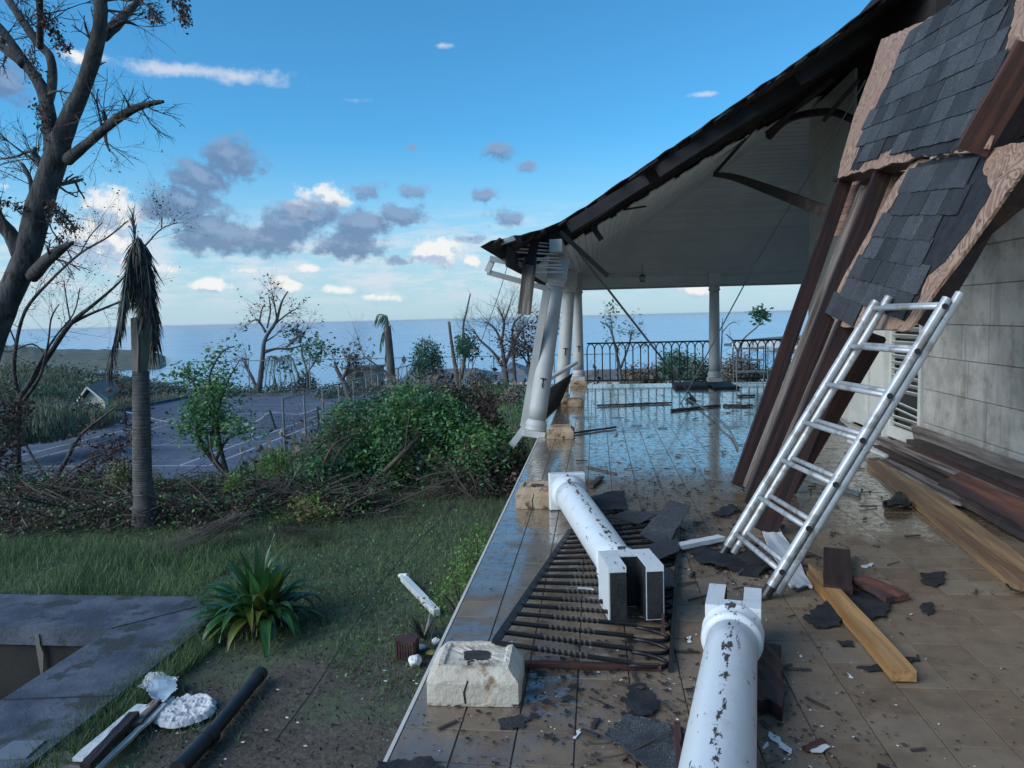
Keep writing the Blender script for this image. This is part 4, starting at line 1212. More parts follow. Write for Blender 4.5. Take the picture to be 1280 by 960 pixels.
# ------------------------------------------------------------------ ladder
def ladder():
    bl, br = onz(904, 691, 0.03), onz(958, 742, 0.03)
    r_ = (br - bl)
    d = ray(1184, 373)
    # top right point on its ray, square to the rungs
    Y = (br.dot(r_) - EYE.dot(r_)) / d.dot(r_); tr = EYE + d * Y
    w = (tr - br); L = w.length; w.normalize(); rn = r_.normalized(); nn = w.cross(rn).normalized()
    if nn.x < 0: nn = -nn
    r = root('ladder', 'aluminium double section ladder leaning against the collapsed shingle roof', 'ladder', (bl + br) / 2)
    for k, (off, inset, up0, up1) in enumerate(((0, 0, 0, 0), (.055, .012, .045, .02))):
        o = nn * off
        a = bl + o + rn * inset + w * up0; b = br + o - rn * inset + w * up0
        for p in (a, b):
            q = MB(); e = p + w * (L + up1)
            N = 10
            q.tube([p, e], .026, 14)
            R = q.build('rail', 'aluminium', r, smooth=False)
            MB().tube([p - w * .012, p + w * .05], .030, 12).build('foot', 'pipe_black' if k == 0 else 'galv', R)
        i = 0; s = .15
        while s < L - .05:
            MB().tube([a + w * s, b + w * s], .0165, 10).build('rung', 'aluminium', r, smooth=True)
            if k == 0:
                for p, sg in ((a, -1), (b, 1)):
                    MB().tube([p + w * s + rn * sg * .020, p + w * s + rn * sg * .0275], .017, 10).build('rung_end', 'dark_void', r)
            s += .283
ladder()

# ------------------------------------------------------------------ things hanging at the far eave
def hang():
    pts = [aty(616, 324, 9.9), aty(609, 340, 9.9), aty(684, 361, 10.1), aty(655, 532, 10.5), aty(640, 556, 10.3)]
    r = root('downpipe', 'white square downpipe bent at the eave and running down beside the nearest leaning column', 'downpipe', pts[3])
    for a, b, w_ in ((pts[0], pts[1], .085), (pts[1], pts[2], .075)):
        MB().bar(a, b, .07, w_, up=(0, 1, 0)).build('bent_length', 'grey_paint', r)
    MB().bar(pts[2], pts[3], .10, .09, up=(0, 1, 0)).build('pipe_length', 'grey_paint', r)
    MB().bar(pts[3] + Vector((.02, 0, -.01)), pts[4], .09, .08, up=(0, 1, 0)).build('outlet', 'grey_paint', r)
    MB().bar(aty(612, 323, 9.85), aty(652, 331, 9.95), .07, .055, up=(0, 1, 0)).build('gutter', 'grey_paint', r)
    m = MB(); m.tube([aty(611, 352, 9.8), aty(609, 356, 9.8), aty(640, 362, 9.9)], .006, 4)
    a, b = aty(663, 322, 9.7), aty(655, 393, 9.65)
    plank('hanging_board', 'old_plank', a, b, .165, .05, up=(0, -1, 0), label='weathered board hanging straight down from the broken eave', cat='board', jit=.002)
    p = aty(662, 330, 9.62); q = aty(669, 300, 9.8)
    plank('hanging_strap', 'roof_raw', q, p, .11, .03, up=(0, -1, 0), label='dark strip of board behind the top of the hanging weathered board', cat='board')
    w = [aty(635, 330, 9.9), aty(622, 372, 10), aty(604, 420, 10.1), aty(583, 482, 10.2), aty(572, 520, 10.3)]
    thing1('hanging_wire', MB().tube(smooth_path(w, 4), .005, 4), 'pipe_black', 'thin wire dangling from the bent gutter down past the bare trees', 'wire')
    # lantern
    c = aty(803, 347, 17.3)
    r = root('lantern', 'small black lantern hanging from the pale verandah ceiling', 'lantern', (c.x, c.y, c.z))
    x, y, z = c
    MB().tube([(x, y, ze(y) + .005), (x, y, z + .07)], .006, 6).build('chain', 'iron', r)
    m = MB().lathe([(.012, .075), (.03, .06), (.075, .03), (.078, .022)], 8); m.v = [(a + x, b + y, d + z) for a, b, d in m.v]; m.build('cap', 'iron', r)
    m = MB().lathe([(.05, -.09), (.06, -.075), (.058, -.07)], 8); m.v = [(a + x, b + y, d + z) for a, b, d in m.v]; m.build('base', 'iron', r)
    m = MB()
    for i in range(6):
        t = i * pi / 3; m.tube([(x + .065 * cos(t), y + .065 * sin(t), z + .025), (x + .052 * cos(t), y + .052 * sin(t), z - .075)], .005, 4)
    m.build('cage', 'iron', r)
    m = MB().lathe([(.044, -.069), (.056, .021)], 12); m.v = [(a + x, b + y, d + z) for a, b, d in m.v]; m.build('glass', 'grey_paint', r)
    # metal rods propped from the roof to the floor
    thing1('steel_rod', MB().tube([aty(722, 313, 10.5), onz(868, 500, .02)], .017, 8), 'galv', 'grey steel rod slanting from the eave beam down to the wet floor, leaning right', 'rod')
    pts = [aty(1082, 100, 10.4), aty(1010, 222, 11.9), aty(950, 320, 13), onz(852, 503, .02)]
    thing1('fallen_cable', MB().tube(smooth_path(pts, 6), [.011] * 19, 6), 'galv', 'long grey cable hanging from the torn roof down to the middle of the far floor', 'cable')
    pts = [onz(856, 497, .02), onz(884, 513, .05), onz(905, 530, .06), onz(916, 545, .03), onz(922, 560, .02)]
    thing1('bent_conduit', MB().tube(smooth_path(pts, 5), .014, 6), 'galv', 'bent grey conduit lying on the wet floor towards the rafter feet', 'conduit')
hang()

def far_terrace_things():
    for (x0, x1, y0, y1, lab) in ((835, 887, 487, 477, 'dark slab lying on the floor left of the upright far column'), (882, 926, 487, 474, 'dark slab lying under the foot of the upright far column')):
        a, b = onz(x0 + 10, y0, 0), onz(x1, y0, 0); h = .055 if x0 > 850 else .06
        yy = 17.95 if x0 > 850 else 17.6
        m = MB().box((a.x, a.y, .004), (b.x, yy - .25, h - .002 if x0 > 850 else h + .02))
        thing1('dark_slab', m, 'felt', lab, 'slab', 'dark slabs by the far railing', bevel=.01)
    a = onz(930, 492, 0)
    r = root('wire_shelf', 'pale wire shelf rack lying by the far railing beside the rafters', 'shelf rack', a)
    x0, x1, y0, y1 = a.x, a.x + .62, 16.2, 16.6
    for x, y in ((x0, y0), (x1, y0), (x0, y1), (x1, y1)): MB().tube([(x, y, .01), (x, y, .88)], .009, 6).build('upright', 'grey_paint', r)
    for z in (.12, .36, .60, .84):
        m = MB().tube([(x0, y0, z), (x1, y0, z)], .01, 5); m.tube([(x0, y1, z), (x1, y1, z)], .01, 5)
        for i in range(9): m.tube([(lerp(x0, x1, i / 8), y0, z), (lerp(x0, x1, i / 8), y1, z)], .005, 4)
        m.build('shelf', 'grey_paint', r)
    F = 'strips of broken ceiling board on the far wet floor'
    for (x0, y0, x1, y1, w, lab) in ((742, 507, 845, 503, .07, 'long thin dark strip lying leftmost on the far wet floor'), (836, 513, 905, 506, .10, 'broken dark board lying under the bent conduit on the far floor'),
                             (900, 507, 942, 507, .13, 'short dark board ending at the rafter feet on the far floor'), (920, 495, 945, 494, .10, 'small dark board in front of the white wire rack'),
                             (690, 545, 775, 533, .02, 'thin stick beside the block of the leaning column')):
        plank('broken_board', 'timber_dark', onz(x0, y0, .02), onz(x1, y1, .02), w, .025, label=lab, cat='board', group=F, ragged=(.15, .15), jit=.012, taper=.8)
    thing1('dark_wedge', MB().prism([aty(858, 500, 14.2), aty(866, 494, 14.3), aty(874, 506, 14.0)], (0, 1, 0), .1), 'felt', 'small dark wedge standing on the far floor where the steel rod lands', 'scrap')
far_terrace_things()

# ------------------------------------------------------------------ debris on the near terrace
def jag2(poly, step, amp):
    out = []; N = len(poly)
    for i in range(N):
        a, b = Vector(poly[i]), Vector(poly[(i + 1) % N]); d = b - a; k = max(1, int(d.length / step)); n = Vector((d.y, -d.x, 0)).normalized() if d.length > 0 else Vector((0, 0, 0))
        for j in range(k):
            out.append(a.lerp(b, j / k) + n * (rnd.uniform(-amp, amp) if j else 0))
    return out
def scrap(name, label, cat, pxy, m, z=.004, t=.006, crump=.0, step=.022, amp=.013, group=None, flat=False):
    """a thin torn piece lying on the floor, outline given on the floor itself"""
    P = jag2([onz(x, y, z) for x, y in pxy], step, amp)
    c = sum(P, Vector()) / len(P); c.z = z
    bm = bmesh.new()
    vs = [bm.verts.new(p - c) for p in P]; f = bm.faces.new(vs)
    if f.normal.z < 0 or True:
        bmesh.ops.recalc_face_normals(bm, faces=bm.faces)
        if bm.faces[:][0].normal.z < 0: bmesh.ops.reverse_faces(bm, faces=bm.faces)
    bmesh.ops.triangulate(bm, faces=bm.faces[:])
    if crump: bmesh.ops.subdivide_edges(bm, edges=bm.edges[:], cuts=2, use_grid_fill=True)
    sd_ = rnd.uniform(0, 99)
    for v in bm.verts:
        if crump: v.co.z += crump * (max(0, noise.noise(Vector((v.co.x * 7, v.co.y * 7, sd_))) + .35)) + crump * .3 * abs(noise.noise(Vector((v.co.x * 25, v.co.y * 25, sd_))))
    top = bm.faces[:]
    ret = bmesh.ops.extrude_face_region(bm, geom=top)
    for v in [g for g in ret['geom'] if isinstance(g, bmesh.types.BMVert)]: v.co.z += t
    bmesh.ops.recalc_face_normals(bm, faces=bm.faces)
    me = bpy.data.meshes.new(name); bm.to_mesh(me); bm.free()
    o = link(name, me, m); o.location = c
    return tag(o, label, cat, group)
FELT = 'torn pieces of black roofing felt on the terrace'
scrap('felt_scrap', 'rounded black felt scrap left of the foreground column', 'roofing felt', [(783, 862), (800, 858), (815, 868), (823, 885), (815, 896), (795, 897), (782, 885)], 'felt', crump=.02, group=FELT)
scrap('felt_scrap', 'large black shingle sheet littered with paint chips at the bottom, left of the foreground column', 'roofing felt', [(755, 923), (785, 897), (830, 908), (858, 925), (858, 990), (800, 960), (775, 935)], 'shingle', crump=.03, group=FELT)
scrap('felt_scrap', 'ragged black felt under the yellow beam end and dark plank', 'roofing felt', [(1003, 776), (1030, 758), (1048, 742), (1085, 740), (1112, 752), (1108, 772), (1085, 776), (1062, 765), (1050, 784), (1022, 786)], 'felt', crump=.025, group=FELT)
scrap('felt_scrap', 'oval black felt scrap alone on the dry tiles at right', 'roofing felt', [(1152, 717), (1182, 716), (1180, 730), (1166, 735), (1151, 728)], 'felt', crump=.012, group=FELT)
scrap('felt_scrap', 'small black felt crumb right of the yellow beam, below the oval scrap', 'roofing felt', [(1153, 757), (1164, 755), (1169, 764), (1160, 770), (1152, 765)], 'felt', crump=.015, group=FELT)
scrap('felt_scrap', 'thin black felt strip crossing under the lower end of the yellow beam', 'roofing felt', [(1070, 835), (1105, 832), (1112, 828), (1110, 838), (1085, 840)], 'felt', crump=.012, group=FELT)
scrap('felt_scrap', 'short black felt sliver just right of the yellow beam end', 'roofing felt', [(1128, 826), (1148, 822), (1150, 827), (1130, 830)], 'felt', crump=.01, group=FELT)
scrap('felt_scrap', 'little black rectangle of felt left of the yellow beam', 'roofing felt', [(1046, 803), (1066, 803), (1068, 809), (1052, 809)], 'felt', crump=.008, group=FELT)
scrap('felt_scrap', 'black felt heap on bare floor between ladder and long yellow plank', 'roofing felt', [(1103, 630), (1122, 622), (1141, 634), (1135, 640), (1108, 640)], 'felt', crump=.07, group=FELT)
scrap('felt_scrap', 'black felt chunk at the right edge of the picture', 'roofing felt', [(1256, 735), (1285, 735), (1285, 747), (1262, 744)], 'felt', crump=.05, group=FELT)
scrap('felt_scrap', 'torn black felt spread under the foot of the ladder', 'roofing felt', [(862, 692), (900, 688), (948, 696), (962, 712), (948, 722), (905, 714), (872, 706)], 'felt', crump=.04, group=FELT)
scrap('felt_scrap', 'crumpled dark felt on the wet floor left of the rafter feet', 'roofing felt', [(888, 642), (915, 634), (925, 640), (900, 648)], 'felt', crump=.03, group=FELT)
scrap('felt_scrap', 'dark ragged bark-like scrap at the bottom edge near the terrace corner', 'roofing felt', [(472, 957), (505, 951), (540, 953), (556, 965), (540, 990), (455, 990)], 'felt', crump=.03, group=FELT)
scrap('grit_patch', 'patch of loose dark granules beside the broken pedestal block', 'grit', [(622, 900), (650, 893), (662, 897), (655, 910), (625, 912)], 'shingle', t=.003, step=.02, amp=.012)
# strips of shingle lying over the far corner of the fallen railing
def strip(lab, pts, z, w=None, m='shingle'):
    P = [onz(x, y, zz) for (x, y), zz in zip(pts, z)]
    c = sum(P, Vector()) / 4
    bm = bmesh.new(); n = 8; g = []
    for i in range(n + 1):
        rowv = []
        for j in range(n + 1):
            s, t = i / n, j / n
            p = P[0].lerp(P[1], s).lerp(P[3].lerp(P[2], s), t) - c
            p.z += .02 * noise.noise(p * 5 + Vector((3, 1, 0))) + .015 * sin(s * 3)
            if i in (0, n) or j in (0, n): p += Vector((rnd.uniform(-.006, .006), rnd.uniform(-.006, .006), 0))
            rowv.append(bm.verts.new(p))
        g.append(rowv)
    for i in range(n):
        for j in range(n): bm.faces.new((g[i][j], g[i + 1][j], g[i + 1][j + 1], g[i][j + 1]))
    bmesh.ops.recalc_face_normals(bm, faces=bm.faces)
    me = bpy.data.meshes.new('shingle_strip'); bm.to_mesh(me); bm.free()
    o = link('shingle_strip', me, m); o.location = c
    md = o.modifiers.new('thickness', 'SOLIDIFY'); md.thickness = .006; md.offset = 1
    return tag(o, lab, 'shingle', 'bent strips of roof shingle over the fallen railing')
strip('long black shingle strip bent upward over the far end of the fallen railing', [(800, 668), (838, 626), (864, 632), (832, 688)], [.05, .17, .15, .05])
strip('wide black shingle strip lying below the long bent one on the railing', [(798, 692), (845, 668), (850, 690), (812, 708)], [.06, .07, .05, .05])
strip('dark shingle strip half hidden behind the fallen column', [(758, 648), (800, 640), (838, 640), (800, 655)], [.05, .06, .06, .05])
strip('grey edged sheet behind the fallen column shaft near its square foot', [(735, 622), (780, 615), (784, 640), (740, 642)], [.06, .03, .02, .02], m='felt')
strip('black shingle piece lying on the railing arches beside the notched end', [(822, 716), (842, 714), (843, 735), (824, 738)], [.05, .05, .05, .05])

BO = 'loose boards and timbers on the near terrace'
def brd(m, a, b, w, t, lab, za=.02, zb=None, up=(0, 0, 1), **k):
    return plank('loose_board', m, onz(*a, za), onz(*b, za if zb is None else zb), w, t, up=up, label=lab, cat='board', group=BO, **k)
brd('pine', (1008, 706), (1131, 845), .10, .05, 'yellow pine beam lying diagonally across the dry tiles with a splintered far end', za=.035, ragged=(.30, .0), jit=.002)
brd('pine_dirty', (1098, 578), (1300, 738), .25, .05, 'long dirty yellow plank lying along the foot of the debris pile', za=.03, jit=.008, ragged=(.1, 0), seg=14)
brd('timber', (1046, 690), (1047, 738), .15, .05, 'short dark timber block behind the splintered end of the yellow beam', za=.05)
brd('plank_terra', (1062, 724), (1122, 748), .11, .03, 'red brown curved offcut with a charred end right of the short dark timber', za=.03, jit=.012, bend=.02, taper=1.35)
brd('white_paint', (848, 683), (902, 672), .07, .03, 'white painted board end poking out between railing and ladder foot', za=.04, jit=.003)
brd('white_paint', (952, 640), (1003, 736), .13, .02, 'white flaking board lying behind the ladder foot', za=.02, ragged=(.1, .06), jit=.012)
brd('plank_red', (632, 829), (826, 834), .045, .02, 'long red brown lath lying under the near end of the fallen railing', za=.012, jit=.006)
brd('timber', (958, 810), (960, 893), .12, .06, 'dark split timber lying along the right side of the foreground column', za=.035, ragged=(.05, .08), jit=.01)
brd('plank_red', (828, 720), (829, 790), .02, .012, 'thin red stick lying on the railing arches', za=.06, jit=.003)
brd('plank_red', (847, 905), (848, 985), .022, .02, 'red brown stick beside the bottom of the foreground column', za=.03, jit=.004)
brd('plank_red', (1006, 937), (1029, 926), .02, .015, 'small red brown splinter lying on the white paint flakes', za=.014, jit=.004)
brd('timber_dark', (733, 583), (770, 592), .018, .012, 'thin dark stick on the wet floor behind the fallen column foot', za=.01)
brd('timber_dark', (722, 600), (745, 602), .03, .02, 'short dark stick right of the fallen column square foot', za=.012)
brd('timber_dark', (738, 608), (752, 596), .05, .02, 'dark wedge of wood on the wet floor right of the fallen column foot', za=.02)
brd('timber_dark', (1040, 520), (1085, 560), .05, .03, 'dark lath on the shaded floor left of the louvred door', za=.02)
brd('galv', (1000, 596), (1075, 618), .035, .03, 'grey metal strip lying behind the ladder rungs', za=.02)
# the long stack against the wall
ST = 'boards stacked along the foot of the block wall'
def stk(m, x0, y0, x1, y1, z, w, t, lab, up=(0, 0, 1), **k):
    plank('stacked_board', m, (x0, y0, z), (x1, y1, z if 'z1' not in k else k.pop('z1')), w, t, up=up, label=lab, cat='board', group=ST, **k)
stk('old_plank', 3.50, 8.9, 3.50, 2.9, .20, .20, .035, 'mottled grey board standing on edge against the wall at the back of the stack', up=(1, 0, .2), jit=.01, seg=20)
stk('timber_dark', 3.42, 8.7, 3.40, 3.0, .15, .16, .05, 'dark board on top of the stack in front of the mottled one', jit=.006, seg=12)
stk('plank_red', 3.30, 8.4, 3.24, 3.0, .12, .16, .04, 'dark red board in the middle of the wall stack', jit=.006, seg=12)
stk('old_plank', 3.16, 9.1, 3.10, 3.0, .14, .07, .03, 'pale edged narrow board running the whole length of the stack', jit=.004, seg=12)
stk('timber', 3.04, 8.8, 3.00, 3.2, .07, .12, .05, 'dark timber under the pale edged board', jit=.004, seg=12)
stk('old_plank', 3.36, 9.3, 3.34, 3.2, .05, .25, .04, 'wide weathered board at the bottom of the stack', jit=.01, seg=12)
stk('plank_terra', 3.02, 6.9, 2.90, 4.4, .125, .20, .03, 'terracotta red plank lying tilted on the front of the stack', up=(-.5, 0, 1), jit=.012, seg=12, taper=.8)
stk('old_plank', 2.94, 8.2, 2.88, 6.2, .045, .18, .03, 'short weathered grey plank at the far front of the stack', jit=.012, ragged=(.1, .2))
stk('timber_dark', 2.90, 6.4, 2.84, 4.2, .05, .10, .04, 'short charred board between the terracotta plank and the yellow plank', jit=.01, ragged=(.1, .1))
stk('door_paint', 2.92, 9.2, 2.98, 8.2, .08, .08, .03, 'small pale painted board at the door end of the stack', jit=.003)

CH = 'flakes of white paint on the tiles'
scrap('paint_flake', 'largest white paint flake right of the foreground column', 'paint flake', [(962, 914), (975, 922), (990, 938), (989, 944), (975, 935), (960, 920)], 'chip', t=.002, crump=.008, group=CH)
scrap('paint_flake', 'white paint flake under the small red splinter', 'paint flake', [(1005, 935), (1025, 925), (1038, 935), (1028, 943), (1015, 943)], 'chip', t=.002, crump=.008, group=CH)
scrap('paint_flake', 'small white flake close to the foreground column at the bottom', 'paint flake', [(953, 935), (960, 927), (961, 932), (955, 937)], 'chip', t=.002, group=CH)
scrap('paint_flake', 'white flake between the fallen railing and the foreground column', 'paint flake', [(858, 797), (864, 795), (865, 803), (860, 804)], 'chip', t=.002, group=CH)
scrap('paint_flake', 'narrow white sliver on the dry tiles right of the short dark timber', 'paint flake', [(1077, 707), (1092, 704), (1090, 708), (1079, 710)], 'chip', t=.003, group=CH)
scrap('paint_flake', 'white sliver on the tiles left of the round felt scrap', 'paint flake', [(716, 922), (726, 911), (727, 915), (719, 924)], 'chip', t=.002, group=CH)
scrap('paint_flake', 'little blue white chip on the tiles near the yellow beam end', 'paint flake', [(1059, 841), (1064, 845), (1067, 848), (1061, 847)], 'chip', t=.002, group=CH)
thing1('paint_flake', MB().tube(smooth_path([onz(722, 735, .05), onz(740, 736, .05), onz(741, 741, .05)], 2), .006, 4), 'chip', 'white peeling strip caught on the railing bars', 'paint flake', CH)

# wires and twigs near the bottom
WI = 'thin wires and dry twigs on the near tiles'
for lab, p in (('thin dark wire curling left of the foreground column', [(735, 948), (770, 945), (800, 934), (835, 915), (850, 912), (858, 925), (850, 950)]),
               ('forked dry twig below the round felt scrap', [(731, 930), (760, 929), (766, 925)]),
               ('dark wire lying across the ladder foot felt', [(876, 690), (886, 676), (896, 674), (892, 680)]),
               ('short dark twig right of the foreground column at the bottom', [(950, 955), (968, 952), (978, 948)])):
    thing1('wire', MB().tube(smooth_path([onz(x, y, .012 + .02 * rnd.random()) for x, y in p], 4), .0035, 5), 'twig', lab, 'wire', WI)

def scatter():
    """grit and small flakes: nobody could count them"""
    def flakes(name, m, n, regions, s0, s1):
        V = []
        for _ in range(n):
            cx, cy, sx, sy, wt = rnd.choices(regions, [q[4] for q in regions])[0]
            x, y = rnd.gauss(cx, sx), rnd.gauss(cy, sy)
            if not (TX0 + .02 < x < TX1 - .05 and 1.6 < y < 17.6): continue
            s = rnd.uniform(s0, s1) * rnd.choice((.5, .7, 1, 1, 1.6)); a = rnd.uniform(0, 6.3); e = rnd.uniform(.3, .9)
            z = .003 + rnd.uniform(0, .005)
            for k in range(4):
                t = a + k * pi / 2 + rnd.uniform(-.3, .3); rr = s * (1 if k % 2 else e)
                V.append((x + rr * cos(t), y + rr * sin(t), z + rnd.uniform(0, s * .4)))
        o = link(name, quads(name, np.array(V)), m, kind='stuff'); return o
    reg = [(0.2, 3.2, .5, .5, 3), (.9, 4.9, .35, .5, 3), (.6, 6.6, .6, .9, 3), (1.4, 9, 1.0, 1.8, 3), (1.4, 12.5, 1.2, 1.8, 2), (1.6, 4.0, .9, 1.1, 2), (0, 2.8, .5, .4, 2), (.5, 2.8, .4, .5, 2), (2.2, 6, .7, 1.5, 2)]
    flakes('loose_grit', 'speck', 9000, reg, .002, .009)['label'] = 'dark grit, splinters and leaf crumbs strewn over the tiles'
    flakes('wood_crumbs', 'felt', 1500, [(.95, 5.0, .3, .25, 3), (.35, 5.9, .3, .3, 2), (0, 3.2, .35, .25, 2), (.5, 7.3, .4, .5, 3), (1.5, 10, 1, 1.5, 3), (1.2, 13.6, 1.2, .7, 2)], .008, .024)['label'] = 'black crumbs of roofing felt strewn over the tiles'
    flakes('paint_crumbs', 'chip', 900, reg + [(.9, 4.9, .25, .2, 4), (.75, 2.7, .15, .4, 3)], .002, .008)['label'] = 'tiny white paint crumbs strewn over the tiles'
scatter()
def splinters():
    m = MB()
    for _ in range(280):
        cx, cy, sx, sy = rnd.choice([(.95, 4.9, .3, .35), (.5, 6.3, .4, .4), (1.3, 8.5, .8, 1.2), (1.6, 13.6, 1.3, .5), (0, 3.0, .4, .25), (.5, 3.0, .25, .5), (2.0, 6.5, .5, .9), (1.2, 5.4, .3, .4), (2.7, 7.5, .2, 1.2), (1.5, 11, 1.2, 1.5)])
        x, y = rnd.gauss(cx, sx), rnd.gauss(cy, sy)
        if not (TX0 + .1 < x < TX1 - .1 and 2 < y < 17): continue
        L, w, t, a = rnd.uniform(.02, .16), rnd.uniform(.003, .02), rnd.uniform(.002, .012), rnd.uniform(0, 6.3)
        p = Vector((x, y, .004 + t / 2)); d = Vector((cos(a), sin(a), rnd.uniform(0, .12))) * L
        m.bar(p, p + d, w, t)
    o = m.build('wood_splinters', 'timber_dark', kind='stuff'); o['label'] = 'broken wood splinters strewn over the tiles'
splinters()
# ------------------------------------------------------------------ trees, traced limb by limb
def traced(name, label, cat, Y, limbs, twig=(0, 0, 0), seed=1, group=None, leaf=None, nleaf=0, lsize=.05, bark='bark', spread=.55, depthj=.05, ground=True, up=.1, thick=1.0):
    """limbs: list of [(px, py, radius_px, depth offset)...]; the first one is the trunk and starts at the ground"""
    rr = random.Random(seed)
    built = []
    for L in limbs:
        built.append([(aty(p[0], p[1], Y + (p[3] if len(p) > 3 else 0)), p[2] * thick * Y / F) for p in L])
    if ground:
        p, r0 = built[0][0]; q, _ = built[0][1]
        gz = tz(p.x, p.y) - .1
        if p.z > gz:
            d = (p - q); k = min(1.0, (p.z - gz) / max(.2, abs(d.z)))
            built[0] = [(Vector((p.x + d.x * k * .4, p.y, gz)), r0 * 1.25)] + built[0]
    base = built[0][0][0]
    r = root(name, label, cat, base, group)
    tips = []; tw = MB()
    for i, L in enumerate(built):
        pts = smooth_path([a for a, _ in L], 4); rad = interp([b for _, b in L], len(pts))
        if i:                         # limbs wander in depth, away from the trunk
            amp = rr.uniform(-1, 1) * depthj * Y * .5; K = len(pts)
            for j, p in enumerate(pts):
                e = p - EYE; pts[j] = EYE + e * (1 + amp / Y * (j / K))
        m = MB(); m.tube(pts, rad, 12 if rad[0] > .05 else (7 if rad[0] > .02 else 5), jit=.06)
        m.build('trunk' if i == 0 else 'limb', bark, r, smooth=True)
        n, ln, dp = twig
        K = len(pts)
        for _ in range(int(n * (1.6 if i else .4))):
            j = rr.randrange(max(1, int(K * (.35 if i else .5))), K)
            d = (pts[j] - pts[j - 1]).normalized()
            e = (d + Vector((rr.gauss(0, .7), rr.gauss(0, .7), rr.gauss(0, .6) + up))).normalized()
            twiggy(tw, pts[j], e, ln * rr.uniform(.5, 1.3), max(rad[j] * .25, .0022 * Y / 12), dp, tips, spread, up, 4, rr)
    if tw.v: tw.build('twigs', 'twig' if bark == 'bark' else bark, r)
    if leaf and tips:
        P = [tips[rr.randrange(len(tips))] for _ in range(nleaf)]
        P = np.array([tuple(p) for p in P]) + nrng.normal(size=(nleaf, 3)) * lsize * .7
        link('foliage', leaves_mesh('foliage', P, lsize), leaf, r)
    return r

# the big bare tree at the left edge
big = traced('bare_tree', 'huge dark storm stripped tree with forking trunk at the left edge', 'tree', 11.5, [
    [(-80, 632, 25), (-42, 520, 19), (-9, 420, 17), (13, 365, 16), (34, 318, 15), (49, 258, 16), (65, 212, 15), (77, 172, 13)],
    [(74, 180, 14), (88, 145, 11.5), (106, 104, 9.5), (117, 68, 9.5), (125, 34, 8.5), (126, -10, 7.5), (130, -60, 6)],
    [(66, 190, 11), (62, 152, 9.5), (53, 112, 8), (30, 77, 6.5), (2, 38, 5.5), (-25, 10, 5)],
    [(60, 130, 6), (65, 104, 6), (63, 72, 5.5), (46, 52, 5.5), (22, 17, 5), (4, -10, 4.5)],
    [(50, 58, 4.5), (50, 30, 4), (49, -15, 4)],
    [(30, 80, 7), (16, 68, 6), (2, 58, 5), (5, 50, 3)],
    [(128, 45, 8), (148, 28, 7), (160, 14, 5), (174, 0, 4), (184, -16, 3)],
    [(140, 36, 3), (156, 27, 2.6), (171, 32, 1)],
    [(84, 200, 8), (111, 178, 6), (134, 158, 6), (158, 141, 5.5), (181, 131, 4), (204, 127, 2)],
    [(134, 158, 3), (131, 146, 3), (130, 140, 2)], [(131, 163, 2.5), (133, 178, 2), (137, 189, 1)], [(98, 186, 2), (120, 168, 2.2), (150, 146, 1.6), (172, 132, 1)],
    [(66, 225, 6), (52, 208, 5), (42, 196, 4), (45, 184, 2.4)],
    [(26, 318, 12), (14, 294, 9.5), (-6, 272, 9), (-30, 240, 8)],
    [(40, 345, 9), (58, 326, 8), (76, 312, 6), (92, 302, 1.2)],
    [(40, 250, 4), (38, 225, 3), (28, 205, 2.4)], [(60, 268, 2.5), (74, 264, 1.5), (96, 288, 1)], [(60, 210, 3), (40, 190, 2), (20, 196, 1.5), (0, 199, 1)],
], twig=(5, .62, 2), seed=4, leaf='dead_leaf', nleaf=220, lsize=.045, depthj=.14, up=-.05)
# hanging dead leaf sprays in it
tips = MB(); P = []
for (x0, y0, x1, y1) in ((54, 5, 66, 36), (66, 22, 80, 58), (70, 40, 84, 60), (218, 2, 230, 26), (226, -5, 231, 26), (185, 4, 196, 22), (46, 130, 52, 160), (66, 268, 72, 300), (72, 270, 94, 286), (60, 250, 76, 275), (2, 250, 30, 262), (36, 60, 50, 95)):
    a, b = aty(x0, y0, 11.3), aty(x1, y1, 11.2)
    pts = smooth_path([a, a.lerp(b, .5) + Vector((rnd.uniform(-.1, .1), rnd.uniform(-.2, .2), 0)), b], 5)
    tips.tube(pts, .005, 4)
    for q in pts: P += [tuple(q + Vector((rnd.gauss(0, .05), rnd.gauss(0, .05), rnd.gauss(0, .05)))) for _ in range(12)]
tips.build('hanging_sprays', 'twig', big)
link('dry_leaves', leaves_mesh('dry_leaves', P, .065, droop=.8), 'dead_leaf', big)

traced('bare_tree', 'thin leaning bare tree with long arching twigs behind the broken palm', 'tree', 13.5, [
    [(22, 560, 7), (24, 505, 6), (34, 484, 6), (60, 446, 5.5), (88, 405, 5), (118, 380, 3.5), (150, 352, 2), (166, 330, 1.2)],
    [(88, 405, 4), (112, 393, 3), (148, 378, 2.4), (172, 366, 1.5)],
    [(26, 500, 5), (18, 470, 4.5), (20, 432, 4), (32, 388, 3.5), (60, 354, 3), (100, 317, 2.4), (134, 297, 1.8), (160, 276, 1)],
    [(34, 484, 4), (50, 452, 3), (70, 420, 2.2), (92, 392, 1.5), (100, 360, 1)],
    [(30, 500, 5), (50, 470, 3), (60, 430, 2), (64, 398, 1.6), (74, 380, 1)],
    [(88, 402, 2), (84, 380, 1.6), (80, 352, 1)], [(100, 317, 1.5), (112, 296, 1.2), (128, 278, 1)],
    [(174, 316, 2), (188, 300, 1.8), (202, 286, 1.4), (222, 278, .8)], [(202, 286, 1.2), (202, 272, .8)],
    [(20, 430, 2), (8, 400, 1.5), (0, 372, 1)], [(60, 446, 2), (40, 430, 2), (10, 440, 1.5), (-10, 430, 1)],
], twig=(7, .75, 2), seed=9, leaf='dead_leaf', nleaf=500, lsize=.05, bark='bark', depthj=.12, thick=.62)

